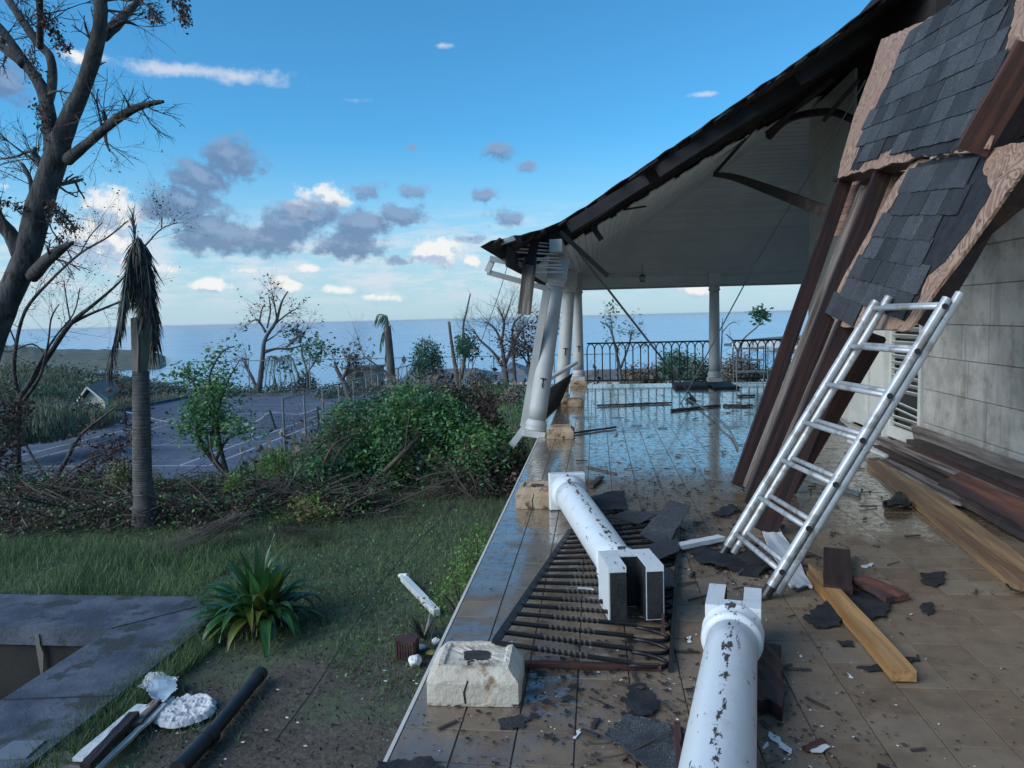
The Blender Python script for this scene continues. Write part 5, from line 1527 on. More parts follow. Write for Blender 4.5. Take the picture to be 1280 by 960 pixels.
traced('bare_tree', 'broken reddish leafed dead branches sprawling in front of the court at the left', 'tree', 11.5, [
    [(62, 610, 6), (80, 580, 5), (100, 545, 4), (130, 520, 2.5), (150, 505, 1.5)],
    [(70, 600, 4), (110, 575, 3), (150, 560, 2), (176, 552, 1.2)], [(64, 606, 4), (40, 570, 3), (26, 540, 2), (20, 520, 1)],
    [(60, 615, 4), (90, 606, 3), (130, 590, 2), (150, 598, 1)], [(60, 615, 4), (30, 600, 3), (0, 585, 2), (-20, 570, 1)],
], twig=(9, .5, 2), seed=12, leaf='dead_leaf', nleaf=3600, lsize=.075, depthj=.2, thick=.6)

# ------------------------------------------------------------------ broken royal palm
def frond(parent, pts, n, length, m='frond', r=.012, spread=.6, stiff=0):
    pts = smooth_path(pts, 6); MB().tube(pts, interp([r, r * .3], len(pts)), 5).build('frond_stalk', 'palm_green', parent)
    V = []; K = len(pts)
    for i in range(n):
        t = .12 + .88 * i / n; j = min(int(t * (K - 1)), K - 2); p = pts[j].lerp(pts[j + 1], t * (K - 1) - j); d = (pts[j + 1] - pts[j]).normalized()
        sd = d.cross(Vector((0, 0, 1))); sd = sd.normalized() if sd.length > .01 else Vector((1, 0, 0))
        for s in (-1, 1):
            L = length * rnd.uniform(.6, 1.1) * (1 - .5 * abs(t - .4)); dr = (d * (.5 + stiff) + sd * s * spread * rnd.uniform(.3, 1) + Vector((rnd.gauss(0, .15), rnd.gauss(0, .2), -1.1 + stiff))).normalized()
            w = Vector((rnd.uniform(-1, 1), rnd.uniform(-1, 1), rnd.uniform(-.2, .2))).normalized() * L * .032
            mid = p + dr * L * .5; e = p + dr * L + Vector((0, 0, -.12 * L))
            V += [p - w * .5, p + w * .5, mid + w, mid - w, mid - w, mid + w, e + w * .15, e - w * .15]
    return link('frond', quads('frond', np.array([tuple(v) for v in V])), m, parent)
def palm():
    b = onz(182, 658, -1.0); Y = b.y
    A = lambda x, y, dy=0: aty(x, y, Y + dy)
    r = root('royal_palm', 'broken royal palm with ringed grey trunk and fronds folded down like a shut umbrella', 'palm tree', b)
    spine = smooth_path([b - Vector((0, 0, .1)), A(181, 630), A(178, 590), A(177, 530), A(176, 464)], 10)
    rad = interp([.20, .165, .135, .12, .115, .11, .105, .10], len(spine))
    MB().tube(spine, rad, 20).build('trunk', 'palm_trunk', r, smooth=True)
    L = sum((spine[i + 1] - spine[i]).length for i in range(len(spine) - 1)); K = len(spine)
    m = MB(); s = .95
    for i in range(40):
        t = .34 + .66 * (i + rnd.uniform(-.2, .2)) / 40; j = min(int(t * (K - 1)), K - 2); p = spine[j].lerp(spine[j + 1], t * (K - 1) - j); d = (spine[j + 1] - spine[j]).normalized(); rr_ = rad[j] + .003
        m.tube([p - d * .006, p - d * .002, p + d * .002, p + d * .006], [rr_ - .005, rr_ - .001, rr_ - .001, rr_ - .005], 20, caps=False)
    m.build('trunk_rings', 'palm_ring', r, smooth=True)
    MB().tube(smooth_path([A(176, 466), A(177, 440), A(179, 410), A(178, 380), A(172, 335), A(167, 300)], 4), interp([.085, .10, .095, .07, .045, .02], 21), 16).build('crownshaft', 'palm_green', r, smooth=True)
    sh = [A(163, 398, -.12), A(170, 396, -.12), A(173, 430, -.14), A(172, 466, -.14), A(165, 463, -.14), A(164, 430, -.14)]
    MB().prism(sh, (0, 1, 0), .015).build('leaf_sheath', 'palm_tan', r)
    F_ = [[(178, 392, 0), (172, 330, 0), (166, 268, .05)], [(176, 390, -.1), (168, 338, -.1), (160, 336, -.15), (150, 385, -.2), (142, 430, -.2), (135, 460, -.2)],
          [(180, 388, .1), (178, 322, .1), (186, 330, .2), (194, 380, .25), (196, 430, .2)], [(178, 388, 0), (170, 310, -.1), (164, 312, -.2), (156, 365, -.3), (150, 410, -.3)],
          [(180, 388, 0), (174, 305, 0), (180, 310, -.1), (188, 365, -.2), (192, 420, -.2)], [(182, 392, .1), (182, 350, -.1), (190, 385, -.2), (191, 440, -.2)],
          [(176, 388, .2), (168, 320, .3), (158, 350, .4), (148, 400, .4)], [(178, 388, .2), (174, 318, .3), (184, 345, .4), (188, 400, .4)],
          [(176, 390, -.1), (171, 300, -.1), (168, 330, -.2), (166, 370, -.25)], [(178, 390, -.1), (172, 296, -.1), (176, 340, -.2), (180, 400, -.25)]]
    for i, f in enumerate(F_):
        frond(r, [A(*p) for p in f], 85 if i else 80, .40 if i else .24, stiff=0 if i else .9, spread=.35)
palm()
def bent_palm():
    Y = 44
    A = lambda x, y, dy=0: aty(x, y, Y + dy)
    b = A(489, 470); b.z = tz(b.x, b.y)
    r = root('snapped_palm', 'thin far palm with its crown blown over to the left, against the sea', 'palm tree', b)
    MB().tube(smooth_path([b, A(489, 470), A(487, 440), A(484, 408)], 4), interp([.3, .24, .2], 13), 10).build('trunk', 'bark_far', r, smooth=True)
    for f in ([(484, 410), (482, 396), (474, 393), (470, 397)], [(484, 410), (478, 418), (475, 432)], [(485, 412), (484, 396), (478, 394)], [(485, 415), (483, 430), (482, 450)]):
        frond(r, [A(*p) for p in f], 26, .8, r=.06, m='leaf_dark', spread=.35)
bent_palm()

# ------------------------------------------------------------------ far trees
TB = 'bare trees beyond the court and the lawn'
traced('bare_tree', 'tall bare tree with twisted crown standing alone at the far end of the court', 'tree', 66, [
    [(322, 500, 7), (328, 452, 5), (331, 425, 4), (345, 402, 3.2), (352, 378, 2.2), (360, 364, 1)],
    [(332, 415, 3), (322, 400, 2), (313, 403, 1)], [(324, 404, 2), (327, 388, 1.4), (331, 380, 1)], [(334, 410, 2), (338, 388, 1.8), (336, 370, 1)],
    [(331, 440, 4), (345, 436, 2.6), (360, 436, 2.2), (379, 432, 1.2)], [(358, 434, 2), (371, 422, 1.8), (382, 414, 1)], [(371, 422, 1.3), (372, 405, 1)],
    [(345, 404, 2), (360, 392, 1.6), (370, 386, 1)], [(346, 400, 1.8), (343, 380, 1.4), (340, 366, 1)], [(322, 490, 4), (315, 472, 3.5), (306, 456, 3)],
    [(330, 428, 2), (343, 420, 1.2), (350, 414, .8)]], twig=(6, 1.7, 2), seed=3, leaf='dead_leaf', nleaf=260, lsize=.3, bark='bark_far', group=TB, thick=.6)
traced('bare_tree', 'small bent bare tree right of the tall lone bare tree', 'tree', 66, [[(385, 500, 4), (384, 466, 2.5), (378, 445, 2), (377, 432, 1.4)], [(384, 466, 2), (392, 455, 1.4), (398, 446, 1)]],
       twig=(6, 2, 2), seed=5, leaf='leaf_dark', nleaf=420, lsize=.45, bark='bark_far', group=TB, thick=.6)
traced('bare_tree', 'crooked leafless stump tree left of the stone hut', 'tree', 58, [[(436, 498, 4), (430, 478, 3), (422, 464, 2.4), (418, 452, 1.2)], [(428, 474, 2.5), (436, 456, 2), (434, 448, 1)], [(430, 470, 2), (442, 462, 1.6), (446, 456, 1)]],
       twig=(5, 1.6, 2), seed=6, bark='bark_far', leaf='brown_far', nleaf=160, lsize=.4, group=TB)
traced('bare_tree', 'pair of tall snapped trunks rising from one base behind the fallen green tree', 'tree', 34, [
    [(573, 500, 6), (572, 478, 5.5), (566, 440, 3.4), (561, 402, 2.6)],
    [(574, 482, 5), (581, 445, 3.5), (579, 410, 2.2), (583, 390, 1.8), (588, 367, 1.2)], [(580, 440, 2.5), (590, 428, 1.5), (596, 420, 1)], [(577, 455, 2), (586, 440, 1.6), (592, 434, 1)]],
       twig=(2, .4, 1), seed=8, bark='bark_pale', group=TB, thick=.62)
traced('bare_tree', 'broad leafless tree with many spreading limbs left of the leaning columns', 'tree', 32, [
    [(633, 500, 7), (633, 478, 6), (630, 450, 4.5), (626, 425, 3)],
    [(631, 460, 4), (616, 440, 3), (600, 425, 2), (592, 412, 1.2)], [(627, 428, 3), (618, 410, 2), (606, 402, 1)], [(627, 428, 3), (630, 402, 2.2), (622, 384, 1.2)],
    [(632, 455, 3.5), (640, 430, 3), (642, 405, 2), (658, 390, 1)], [(640, 430, 2.5), (650, 415, 2), (660, 402, 1)], [(630, 402, 2), (636, 385, 1.4), (640, 372, .8)],
    [(644, 480, 4), (642, 440, 3), (648, 420, 2), (655, 408, 1)]], twig=(7, 1.2, 2), seed=11, bark='bark_far', group=TB, thick=.6)
traced('bare_tree', 'dark leafy storm torn tree just left of the nearest leaning column', 'tree', 29, [[(660, 500, 4), (662, 470, 3), (660, 440, 2)], [(661, 460, 2.4), (672, 440, 1.6), (676, 428, 1)], [(660, 455, 2), (650, 440, 1.4)]],
       twig=(9, 1.0, 2), seed=21, leaf='dead_leaf', nleaf=1500, lsize=.13, bark='bark_far', group=TB, thick=.6)
traced('bare_tree', 'thin twisted bare tree beyond the railing left of the steel rod', 'tree', 28, [
    [(776, 480, 3.5), (775, 462, 3), (768, 430, 2.2), (762, 410, 1.6), (750, 402, .9)], [(776, 460, 2.5), (786, 432, 2), (790, 412, 1.2)], [(768, 432, 1.6), (765, 412, 1.2), (764, 402, .8)]],
       twig=(6, .6, 2), seed=22, leaf='leaf_dark', nleaf=260, lsize=.12, bark='bark_far', group=TB, thick=.6)
traced('bare_tree', 'slender tree with one leafy tuft beyond the railing, right of the upright column', 'tree', 26, [
    [(920, 480, 3.5), (921, 455, 2.5), (925, 432, 1.8), (932, 421, 1.5), (947, 408, 1.2), (954, 396, .8)], [(922, 440, 1.8), (915, 425, 1.4), (908, 418, 1)], [(900, 470, 2), (902, 430, 1.6), (903, 398, .8)], [(903, 415, 1.2), (912, 405, .8), (920, 403, .6)]],
       twig=(2, .5, 1), seed=25, bark='bark_far', group=TB, thick=.6)
link('leaf_tuft', leaves_mesh('leaf_tuft', clumps([tuple(aty(x, y, 26)) for x, y in ((946, 392), (952, 390), (957, 394), (950, 397))], 60, .10), .16), 'leaf_dark', bpy.data.objects['bare_tree.%03d' % (len([o for o in bpy.data.objects if o.name.startswith('bare_tree')]) - 1)])

def shrub(name, label, ells, n, lsize, m, cat='shrub', group=None, m2=None, n2=0, stems=6, per=14, shell=.5, stem_r=.012):
    ells = [(Vector(c), r_) for c, r_ in ells]; cs = [c for c, _ in ells]; c0 = sum(cs, Vector()) / len(cs)
    gz = min(tz(c0.x, c0.y), min(c.z - r[2] for c, r in ells))
    base = Vector((c0.x, c0.y, gz))
    r = root(name, label, cat, base, group)
    s = MB()
    for i in range(stems):
        c, rad = ells[i % len(ells)]
        e = Vector(c) + Vector((rnd.uniform(-.7, .7) * rad[0], rnd.uniform(-.5, .5) * rad[1], rnd.uniform(-.2, .9) * rad[2]))
        b = base + Vector((rnd.uniform(-.15, .15), rnd.uniform(-.1, .1), 0)); b = b.lerp(Vector((c[0], c[1], gz)), .4)
        s.tube(smooth_path([b, b.lerp(e, .5) + Vector((rnd.gauss(0, .06), rnd.gauss(0, .06), rnd.gauss(0, .06))), e], 3), interp([stem_r, stem_r * .4], 7 if False else 7), 5)
    s.build('stems', 'twig', r)
    cc = in_ellipsoids([(tuple(c), rr_) for c, rr_ in ells], max(2, n // per), shell)
    P = clumps(cc, per, lsize * 1.1)
    link('foliage', leaves_mesh('foliage', P, lsize, up=.5), m, r)
    if m2:
        cc = in_ellipsoids([(tuple(c), rr_) for c, rr_ in ells], max(2, n2 // per), shell)
        link('dry_foliage', leaves_mesh('dry_foliage', clumps(cc, per, lsize * 1.2), lsize, droop=.5), m2, r)
    return r
def E(px, py, Y, rx, ry, rd=None):
    c = aty(px, py, Y); return (tuple(c), (rx * Y / F, (rd if rd is not None else rx * Y / F), ry * Y / F))

FS = 'far shrubs around the court and lawn'
for (x, y, Y, rx, ry, m, n, lab, *dry) in (
        (125, 488, 60, 32, 20, 'leaf_far', 1500, 'rounded green tree behind the gabled roof, left of the palm trunk'),
        (215, 490, 64, 22, 11, 'leaf_far', 900, 'low green shrub right of the palm trunk at the far court edge'),
        (150, 497, 64, 26, 9, 'leaf_far', 600, 'pale green bush on the far court edge left of the palm trunk'),
        (268, 489, 66, 18, 9, 'brown_far', 500, 'brown scrub at the far court edge behind the small green tree'),
        (305, 492, 67, 22, 8, 'brown_far', 500, 'brownish scrub at the foot of the tall lone bare tree'),
        (358, 488, 68, 26, 9, 'brown_far', 700, 'tan scrub right of the tall lone bare tree'),
        (384, 478, 70, 11, 13, 'brown_far', 500, 'upright brown bush beside the small bent bare tree'),
        (445, 488, 63, 34, 14, 'leaf_far', 900, 'grassy bush in front of the stone hut'),
        (415, 492, 60, 22, 9, 'leaf_far', 500, 'low bush left of the stone hut at the far fence'),
        (490, 486, 50, 26, 13, 'brown_far', 800, 'brown and green scrub under the bent far palm'),
        (533, 447, 42, 17, 22, 'leaf_dark', 1300, 'tall leafy bush in front of the blue grey roof'),
        (582, 432, 34, 12, 13, 'leaf_dark', 600, 'leafy sprouts clinging to the snapped trunks'),
        (548, 478, 40, 24, 18, 'brown_far', 900, 'dead brown scrub behind the fallen green tree'),
        (600, 480, 34, 20, 16, 'brown_far', 700, 'dry scrub at the foot of the snapped trunks'),
        (622, 492, 28, 22, 12, 'leaf_dark', 900, 'dark shrub at the far edge of the lawn'),
        (650, 494, 26, 20, 10, 'brown_far', 700, 'dry hedge at the edge of the lawn beside the leaning columns'),
        (668, 500, 23, 16, 9, 'leaf_dark', 600, 'dark low hedge right by the leaning downpipe'),
        (845, 455, 31, 20, 15, 'leaf_dark', 1300, 'green leafy shrub beyond the railing left of the upright column'),
        (800, 470, 31, 26, 14, 'brown_far', 1000, 'brown scrub beyond the far railing under the steel rod'),
        (872, 462, 28, 16, 14, 'leaf_far', 800, 'yellow green shrub beyond the railing just left of the upright column'),
        (925, 462, 27, 24, 15, 'brown_far', 1200, 'tan leafed scrub beyond the railing right of the upright column'),
        (985, 466, 29, 26, 12, 'leaf_dark', 900, 'dark scrub beyond the railing behind the rafter feet'),
        (104, 512, 43, 26, 7, 'leaf_far', 700, 'low bush growing in front of the pale gabled cottage'),
        (30, 492, 55, 50, 8, 'leaf_dark', 1400, 'dark tangled scrub along the top of the left bank')):
    k = 1.0
    shrub('shrub', lab, [E(x, y, Y, rx, ry), E(x - rx * .4, y + ry * .5, Y - 1, rx * .6, ry * .6), E(x + rx * .5, y + ry * .5, Y + .5, rx * .6, ry * .7)], int(n * 2.4), .0036 * Y + .02, m, group=FS, stems=5, stem_r=.03)
r = shrub('small_palm', 'small storm blown palm behind the tall lone bare tree, fronds hanging', [E(348, 462, 69, 10, 8)], 60, .3, 'leaf_dark', cat='palm tree', stems=1, stem_r=.1)
for a in range(11):
    t = a * .57; c = aty(349, 452, 69); e = [c, c + Vector((cos(t) * 1.0, sin(t) * 1.0, .5)), c + Vector((cos(t) * 1.7, sin(t) * 1.7, -.9 - .3 * (a % 3))), c + Vector((cos(t) * 1.8, sin(t) * 1.8, -2.2))]
    frond(r, e, 16, .9, r=.05, m='leaf_dark', spread=.5)

# grass mound on the bank, left
def mound(name, label, ells, n, h, m, w=.012):
    P = in_ellipsoids(ells, n, .0)
    P = P[P[:, 2] > -90]
    V = blades(P, h, w)
    o = link(name, quads(name, V), m, kind='stuff'); o['label'] = label; return o
def blades(P, h, w, lean=.35):
    n = len(P); hh = (h * nrng.uniform(.4, 1.3, n))[:, None]
    a = nrng.uniform(0, 2 * pi, n); s = np.stack([np.cos(a), np.sin(a), np.zeros(n)], 1) * w
    b = nrng.uniform(0, 2 * pi, n); L = np.stack([np.cos(b), np.sin(b), np.zeros(n)], 1) * (nrng.uniform(0, lean, n)[:, None]) * hh
    up = np.zeros((n, 3)); up[:, 2] = 1
    p0 = P - s; p1 = P + s; t1 = P + L + up * hh + s * .15; t0 = P + L + up * hh - s * .15
    return np.stack([p0, p1, t1, t0], 1).reshape(-1, 3)
def on_ground(xy, extra=0):
    z = terrain(xy[:, 0], xy[:, 1]); return np.column_stack([xy, z + extra])
def patch(n, x0, x1, y0, y1, f=None):
    xy = np.column_stack([nrng.uniform(x0, x1, n), nrng.uniform(y0, y1, n)])
    if f is not None: xy = xy[[f(x, y) for x, y in xy]]
    return on_ground(xy)

def ok_lawn(x, y):
    if x > -.80: return False
    if -10.5 < x < -3.30 and y < 6.65: return False
    d = noise.noise(Vector((x * .9, y * .9, 7))) + .5 * noise.noise(Vector((x * 3, y * 3, 2)))
    bare = sqrt((x + 1.5) ** 2 + (y - 4.3) ** 2)
    return d + min(bare, 4) * .42 - .62 + (.5 if y > 7 else 0) > rnd.uniform(-.35, .5)
link('lawn_grass', quads('lawn_grass', blades(patch(130000, -9.5, -.8, 2.2, 14, ok_lawn), .06, .0035, 1.4)), 'grass', kind='stuff')['label'] = 'short rough grass on the lawn beside the terrace'
link('far_lawn_grass', quads('far_lawn_grass', blades(patch(42000, -9, 4, 14, 28), .12, .012, .6)), 'grass', kind='stuff')['label'] = 'green grass of the far lawn beyond the fallen tree'
def ok_tall(x, y): return (noise.noise(Vector((x * 1.1, y * 1.6, 3))) + .55 > rnd.uniform(0, 1))
link('tall_grass', quads('tall_grass', blades(patch(24000, -11, -3.9, 6.66, 8.4, ok_tall), .13, .0045, 1.0)), 'grass', kind='stuff')['label'] = 'taller weedy grass behind the concrete pool slab'
link('slab_edge_grass', quads('slab_edge_grass', blades(patch(9000, -3.42, -3.1, 2.5, 6.3), .10, .0035, 1.2)), 'grass', kind='stuff')['label'] = 'grass creeping over the edge of the concrete slab'
mound('bank_grass', 'pale dry grass covering the bank at the left of the court', [E(58, 532, 33, 52, 24, 2.0), E(112, 528, 38, 34, 12, 2.0), E(20, 540, 32, 40, 22, 2.0)], 26000, .28, 'grass_tan', .02)
link('bank_cover', quads('bank_cover', blades(patch(60000, -56, -30, 26, 66, lambda x, y: x < -34.5 or (x < -31 and y < 46)), .35, .035, .8)), 'grass_tan', kind='stuff')['label'] = 'pale dry grass on the rising ground beside the court'
link('slope_cover', quads('slope_cover', blades(patch(20000, -15, 8, 26, 42, lambda x, y: x > -14.4), .6, .05, .5)), 'grass', kind='stuff')['label'] = 'rough growth on the slope below the lawn'
link('scrub_cover', leaves_mesh('scrub_cover', on_ground(np.column_stack([nrng.uniform(-60, 30, 30000), nrng.uniform(61.5, 80, 30000)])) + np.abs(nrng.normal(size=(30000, 3))) * np.array([0, 0, .4]), .3), 'leaf_far', kind='stuff')['label'] = 'low scrub beyond the far end of the court'
link('hill_scrub', leaves_mesh('hill_scrub', on_ground(np.column_stack([nrng.uniform(-14, 26, 16000), nrng.uniform(28, 60, 16000)])) + np.abs(nrng.normal(size=(16000, 3))) * np.array([0, 0, .8]), .38), 'brown_far', kind='stuff')['label'] = 'storm browned scrub falling away below the terrace'

# ------------------------------------------------------------------ brush: broken sticks and dead leaves behind the lawn
def brush():
    regs = [(onz(40, 655, -1), 1.2, .7, .32), (onz(110, 640, -1), 1.2, .8, .38), (onz(220, 650, -1), 1.0, .6, .30), (onz(290, 640, -1), .9, .7, .34), (onz(370, 635, -1), .9, .7, .34),
            (onz(440, 640, -1), .8, .6, .28), (onz(20, 622, -1), 1.3, .6, .32), (onz(110, 620, -1), 1.2, .6, .28), (onz(250, 622, -1), 1.2, .6, .22), (onz(340, 620, -1), 1.2, .6, .25)]
    m = MB()
    for c, rx, ry, h in regs:
        for _ in range(int(120 * rx)):
            p = Vector((c.x + rnd.gauss(0, rx * .5), c.y + rnd.gauss(0, ry * .5), -1.0 + rnd.uniform(0, h) * rnd.random()))
            if p.x > -.9 or (p.y < 8.1 and p.x > -3.2): continue
            L = rnd.uniform(.25, 1.1); a = rnd.uniform(0, 6.3)
            d = Vector((cos(a), sin(a) * .8, rnd.uniform(-.1, .45))) * L
            q = p + d * .5 + Vector((rnd.gauss(0, .05), rnd.gauss(0, .05), rnd.gauss(0, .04)))
            m.tube([p, q, p + d], [rnd.choice((.003, .004, .005, .007, .012))] * 3, 4, caps=False)
    o = m.build('brush_sticks', 'straw', kind='stuff'); o['label'] = 'tangle of broken sticks heaped behind the lawn'
    P = []
    for c, rx, ry, h in regs:
        k = int(2500 * rx)
        P.append(np.column_stack([nrng.normal(c.x, rx * .55, k), nrng.normal(c.y, ry * .55, k), -1.0 + nrng.uniform(0, 1, k) ** 1.6 * h]))
    P = np.concatenate(P); P = P[[noise.noise(Vector((q[0] * 1.3, q[1] * 1.6, q[2] * 2))) + .4 * noise.noise(Vector((q[0] * 4, q[1] * 4, 1))) > -.08 for q in P]]; P = P[(P[:, 0] < -.9) & ((P[:, 1] > 7.9) | (P[:, 0] < -3.5)) & (P[:, 1] > 7.4)]
    o = link('brush_leaves', leaves_mesh('brush_leaves', P, .06, droop=.2), 'dead_leaf', kind='stuff'); o['label'] = 'heaps of brown dead leaves behind the lawn'
    P2 = P[nrng.uniform(size=len(P)) < .45] + np.array([.15, .1, .03])
    o = link('undergrowth', leaves_mesh('undergrowth', P2, .05), 'leaf', kind='stuff'); o['label'] = 'dark green undergrowth between the dead branches'
    # fans of fallen palm leaflets lying on the brush
    for (x0, y0, x1, y1, lab) in ((300, 650, 205, 690, 'dead palm frond lying with its tips toward the palm trunk'), (352, 660, 400, 668, 'dark fallen frond in front of the small green tree')):
        a, b = onz(x0, y0, -.75), onz(x1, y1, -.97)
        V = []
        for i in range(150):
            e = b + Vector((rnd.gauss(0, .22), rnd.gauss(0, .25), rnd.uniform(0, .1))); w = Vector((rnd.uniform(-1, 1), rnd.uniform(-1, 1), 0)) * .006; s = a + Vector((rnd.gauss(0, .08), rnd.gauss(0, .08), rnd.uniform(-.1, .1)))
            V += [s - w, s + w, e + w * .4, e - w * .4]
        o = link('fallen_frond', quads('fallen_frond', np.array([tuple(v) for v in V])), 'straw'); tag(o, lab, 'palm frond', 'fallen palm fronds in the brush')
brush()

# ------------------------------------------------------------------ the fallen green tree
def fallen_tree():
    Y = 12.0
    ft = traced('fallen_tree', 'big uprooted green tree lying on the lawn between the court and the terrace', 'tree', Y, [
        [(640, 640, 8), (610, 622, 9), (560, 600, 9), (500, 560, 7), (450, 520, 5)],
        [(330, 660, 5, -1.4), (400, 645, 7, -1.2), (450, 630, 8, -1), (500, 622, 9, -.8), (550, 610, 9, 0)],
        [(480, 590, 6, -1), (505, 565, 6, -1), (520, 550, 5, -.8), (540, 530, 3.5, -.5)],
        [(405, 620, 4, -1), (404, 585, 4, -1), (415, 560, 4, -.9), (432, 548, 3.2, -.6), (470, 535, 2.2, 0)],
        [(411, 622, 3.4, -1), (413, 590, 3.4, -1), (424, 565, 3, -.9), (440, 548, 2.4, -.6)],
        [(262, 545, 2.2, -1), (268, 575, 2.4, -1), (290, 598, 2.4, -1.1), (320, 611, 2.4, -1.2), (352, 618, 2.6, -1.3), (400, 610, 3, -1.2), (430, 614, 3, -1)],
        [(313, 676, 1.8, -2), (335, 645, 2, -1.8), (355, 620, 2.4, -1.5), (372, 590, 2.4, -1.3), (396, 560, 2.6, -1), (410, 550, 2.8, -.8)],
        [(376, 665, 1.6, -2), (372, 645, 1.8, -1.8), (352, 618, 2.2, -1.5)],
        [(600, 640, 6, -.6), (588, 595, 6, -.5), (600, 560, 5), (590, 520, 6, .6), (585, 500, 6, 1)],
        [(580, 520, 7, .8), (600, 505, 6, 1), (612, 490, 4, 1.2)],
        [(456, 446, 2.2, 2), (470, 456, 2.8, 2), (490, 470, 3.4, 2), (506, 483, 4, 1.8), (531, 486, 4, 1.4), (548, 500, 4, 1)],
        [(456, 446, 1.6, 2), (450, 432, 1.4, 2), (447, 420, 1, 2)],
        [(640, 645, 3, -.6), (600, 600, 4, -.8), (560, 590, 3, -1), (520, 600, 2.4, -1.2)],
    ], twig=(5, .55, 2), seed=31, bark='bark_pale', ground=False, depthj=.04, thick=.5)
    ells = [E(445, 552, Y, 52, 50, .7), E(420, 575, Y, 30, 40, .5), E(505, 540, Y, 66, 60, .9), E(560, 560, Y, 60, 58, .9), E(560, 520, Y + .8, 60, 34, .7), E(610, 590, Y - .5, 44, 56, .8), E(410, 600, Y - .8, 40, 34, .5), E(470, 600, Y - .4, 60, 34, .6), E(520, 510, Y + .6, 50, 24, .6)]
    cc = in_ellipsoids(ells, 5200, .5); cc = cc[(cc[:, 0] < -.95) & (cc[:, 2] > -1.0)]
    cc = cc[[noise.noise(Vector(q) * 1.7) + .5 * noise.noise(Vector(q) * 4.5) > -.02 for q in cc]]
    link('foliage', leaves_mesh('foliage', clumps(cc, 19, .08), .07, up=.6), 'leaf', ft)
    cl_ = cc[nrng.uniform(size=len(cc)) < .16] + np.array([0, -.03, .05]); link('bright_foliage', leaves_mesh('bright_foliage', clumps(cl_, 9, .06), .085, up=.8), 'leaf_bright', ft)  # brighter leaves shifted up and forward, highlights put into their colour
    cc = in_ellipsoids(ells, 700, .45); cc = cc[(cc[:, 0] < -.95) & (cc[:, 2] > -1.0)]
    link('dark_foliage', leaves_mesh('dark_foliage', clumps(cc, 20, .10), .075, up=.2), 'leaf_dark', ft)  # darker leaf colour stands in for shade within the crown
    ells = [E(585, 505, Y + 1, 34, 26, .6), E(610, 530, Y + .3, 20, 32, .5), E(640, 590, Y - .5, 34, 50, .5), E(655, 620, Y - 1.4, 24, 24, .4), E(600, 600, Y - .9, 46, 40, .3), E(560, 500, Y + 1, 40, 20, .5)]
    cc = in_ellipsoids(ells, 330, .3); cc = cc[(cc[:, 0] < -.9) & (cc[:, 2] > -1.0)]
    link('dead_foliage', leaves_mesh('dead_foliage', clumps(cc, 20, .08), .08, droop=.7), 'dead_leaf', ft)
    # torn root mass
    m = MB(); c = aty(590, 615, 10.9)
    for i in range(150):
        a, b = rnd.uniform(0, 6.3), rnd.uniform(-1, 1); d = Vector((cos(a), -.5 * abs(sin(a)), b * .8 - .3)).normalized()
        twiggy(m, c + Vector((rnd.gauss(0, .25), rnd.gauss(0, .12), rnd.gauss(0, .15))), d, rnd.uniform(.2, .7), rnd.uniform(.004, .012), 1, None, .5, -.3, 4)
    m.build('roots', 'twig', ft)
fallen_tree()

shrub('small_tree', 'small light green tree bent over with big rounded leaves, right of the broken palm', [E(222, 466, 11.5, 16, 9, .15), E(243, 470, 11.5, 18, 9, .2), E(262, 454, 11.5, 10, 9, .12), E(277, 440, 11.6, 12, 7, .12), E(294, 433, 11.6, 5, 3, .06),
        E(268, 492, 11.4, 22, 18, .3), E(240, 532, 11.3, 20, 18, .3), E(262, 520, 11.4, 22, 20, .35), E(292, 530, 11.4, 26, 9, .25), E(312, 541, 11.3, 10, 7, .15), E(246, 505, 11.3, 14, 20, .25), E(285, 470, 11.5, 10, 16, .2), E(258, 552, 11.3, 24, 8, .25), E(300, 500, 11.5, 7, 8, .12)],
      3800, .075, 'leaf', cat='tree', stems=0, shell=.2)
st = [o for o in bpy.data.objects if o.name == 'small_tree'][0]
for path in ([(345, 660, 7), (329, 642, 6.5), (303, 624, 5.5), (286, 598, 5), (268, 576, 4), (251, 553, 3), (245, 520, 2.4), (243, 480, 1.6), (225, 466, 1)], [(286, 598, 3), (276, 560, 2.6), (268, 510, 2.2), (262, 470, 1.6), (278, 440, 1), (293, 433, .8)],
             [(270, 575, 2.4), (285, 548, 2), (310, 540, 1)], [(264, 545, 2), (276, 500, 1.6), (288, 470, 1), (300, 450, .6)]):
    pts = smooth_path([aty(x, y, 11.4) for x, y, _ in path], 4); MB().tube(pts, interp([w * 11.4 / F for _, _, w in path], len(pts)), 8).build('limb', 'bark', st, smooth=True)
GS = 'small garden shrubs'
def E2(x, y, Y, rx, ry): return E(x, y, Y, rx, ry, rx * Y / F * .8)
shrub('shrub', 'pale yellowish shrub just left of the broken palm trunk', [E2(150, 590, 10.4, 15, 14), E2(142, 612, 10.4, 12, 20), E2(160, 610, 10.4, 10, 16)], 1500, .05, 'leaf_pale', group=GS)
shrub('shrub', 'pale green shrub just right of the broken palm trunk', [E2(198, 600, 10.6, 8, 14), E2(212, 630, 10.2, 10, 14)], 700, .045, 'leaf_pale', group=GS)
shrub('shrub', 'bright yellow green shrub in front of the court fence', [E2(345, 574, 14, 14, 10), E2(340, 592, 14, 12, 8), E2(352, 588, 14, 10, 8)], 900, .07, 'leaf_bright', group=GS)
shrub('shrub', 'bright green seedlings under the small green tree', [E2(292, 610, 10.5, 8, 18), E2(298, 636, 10.3, 10, 10)], 700, .055, 'leaf_bright', group=GS)
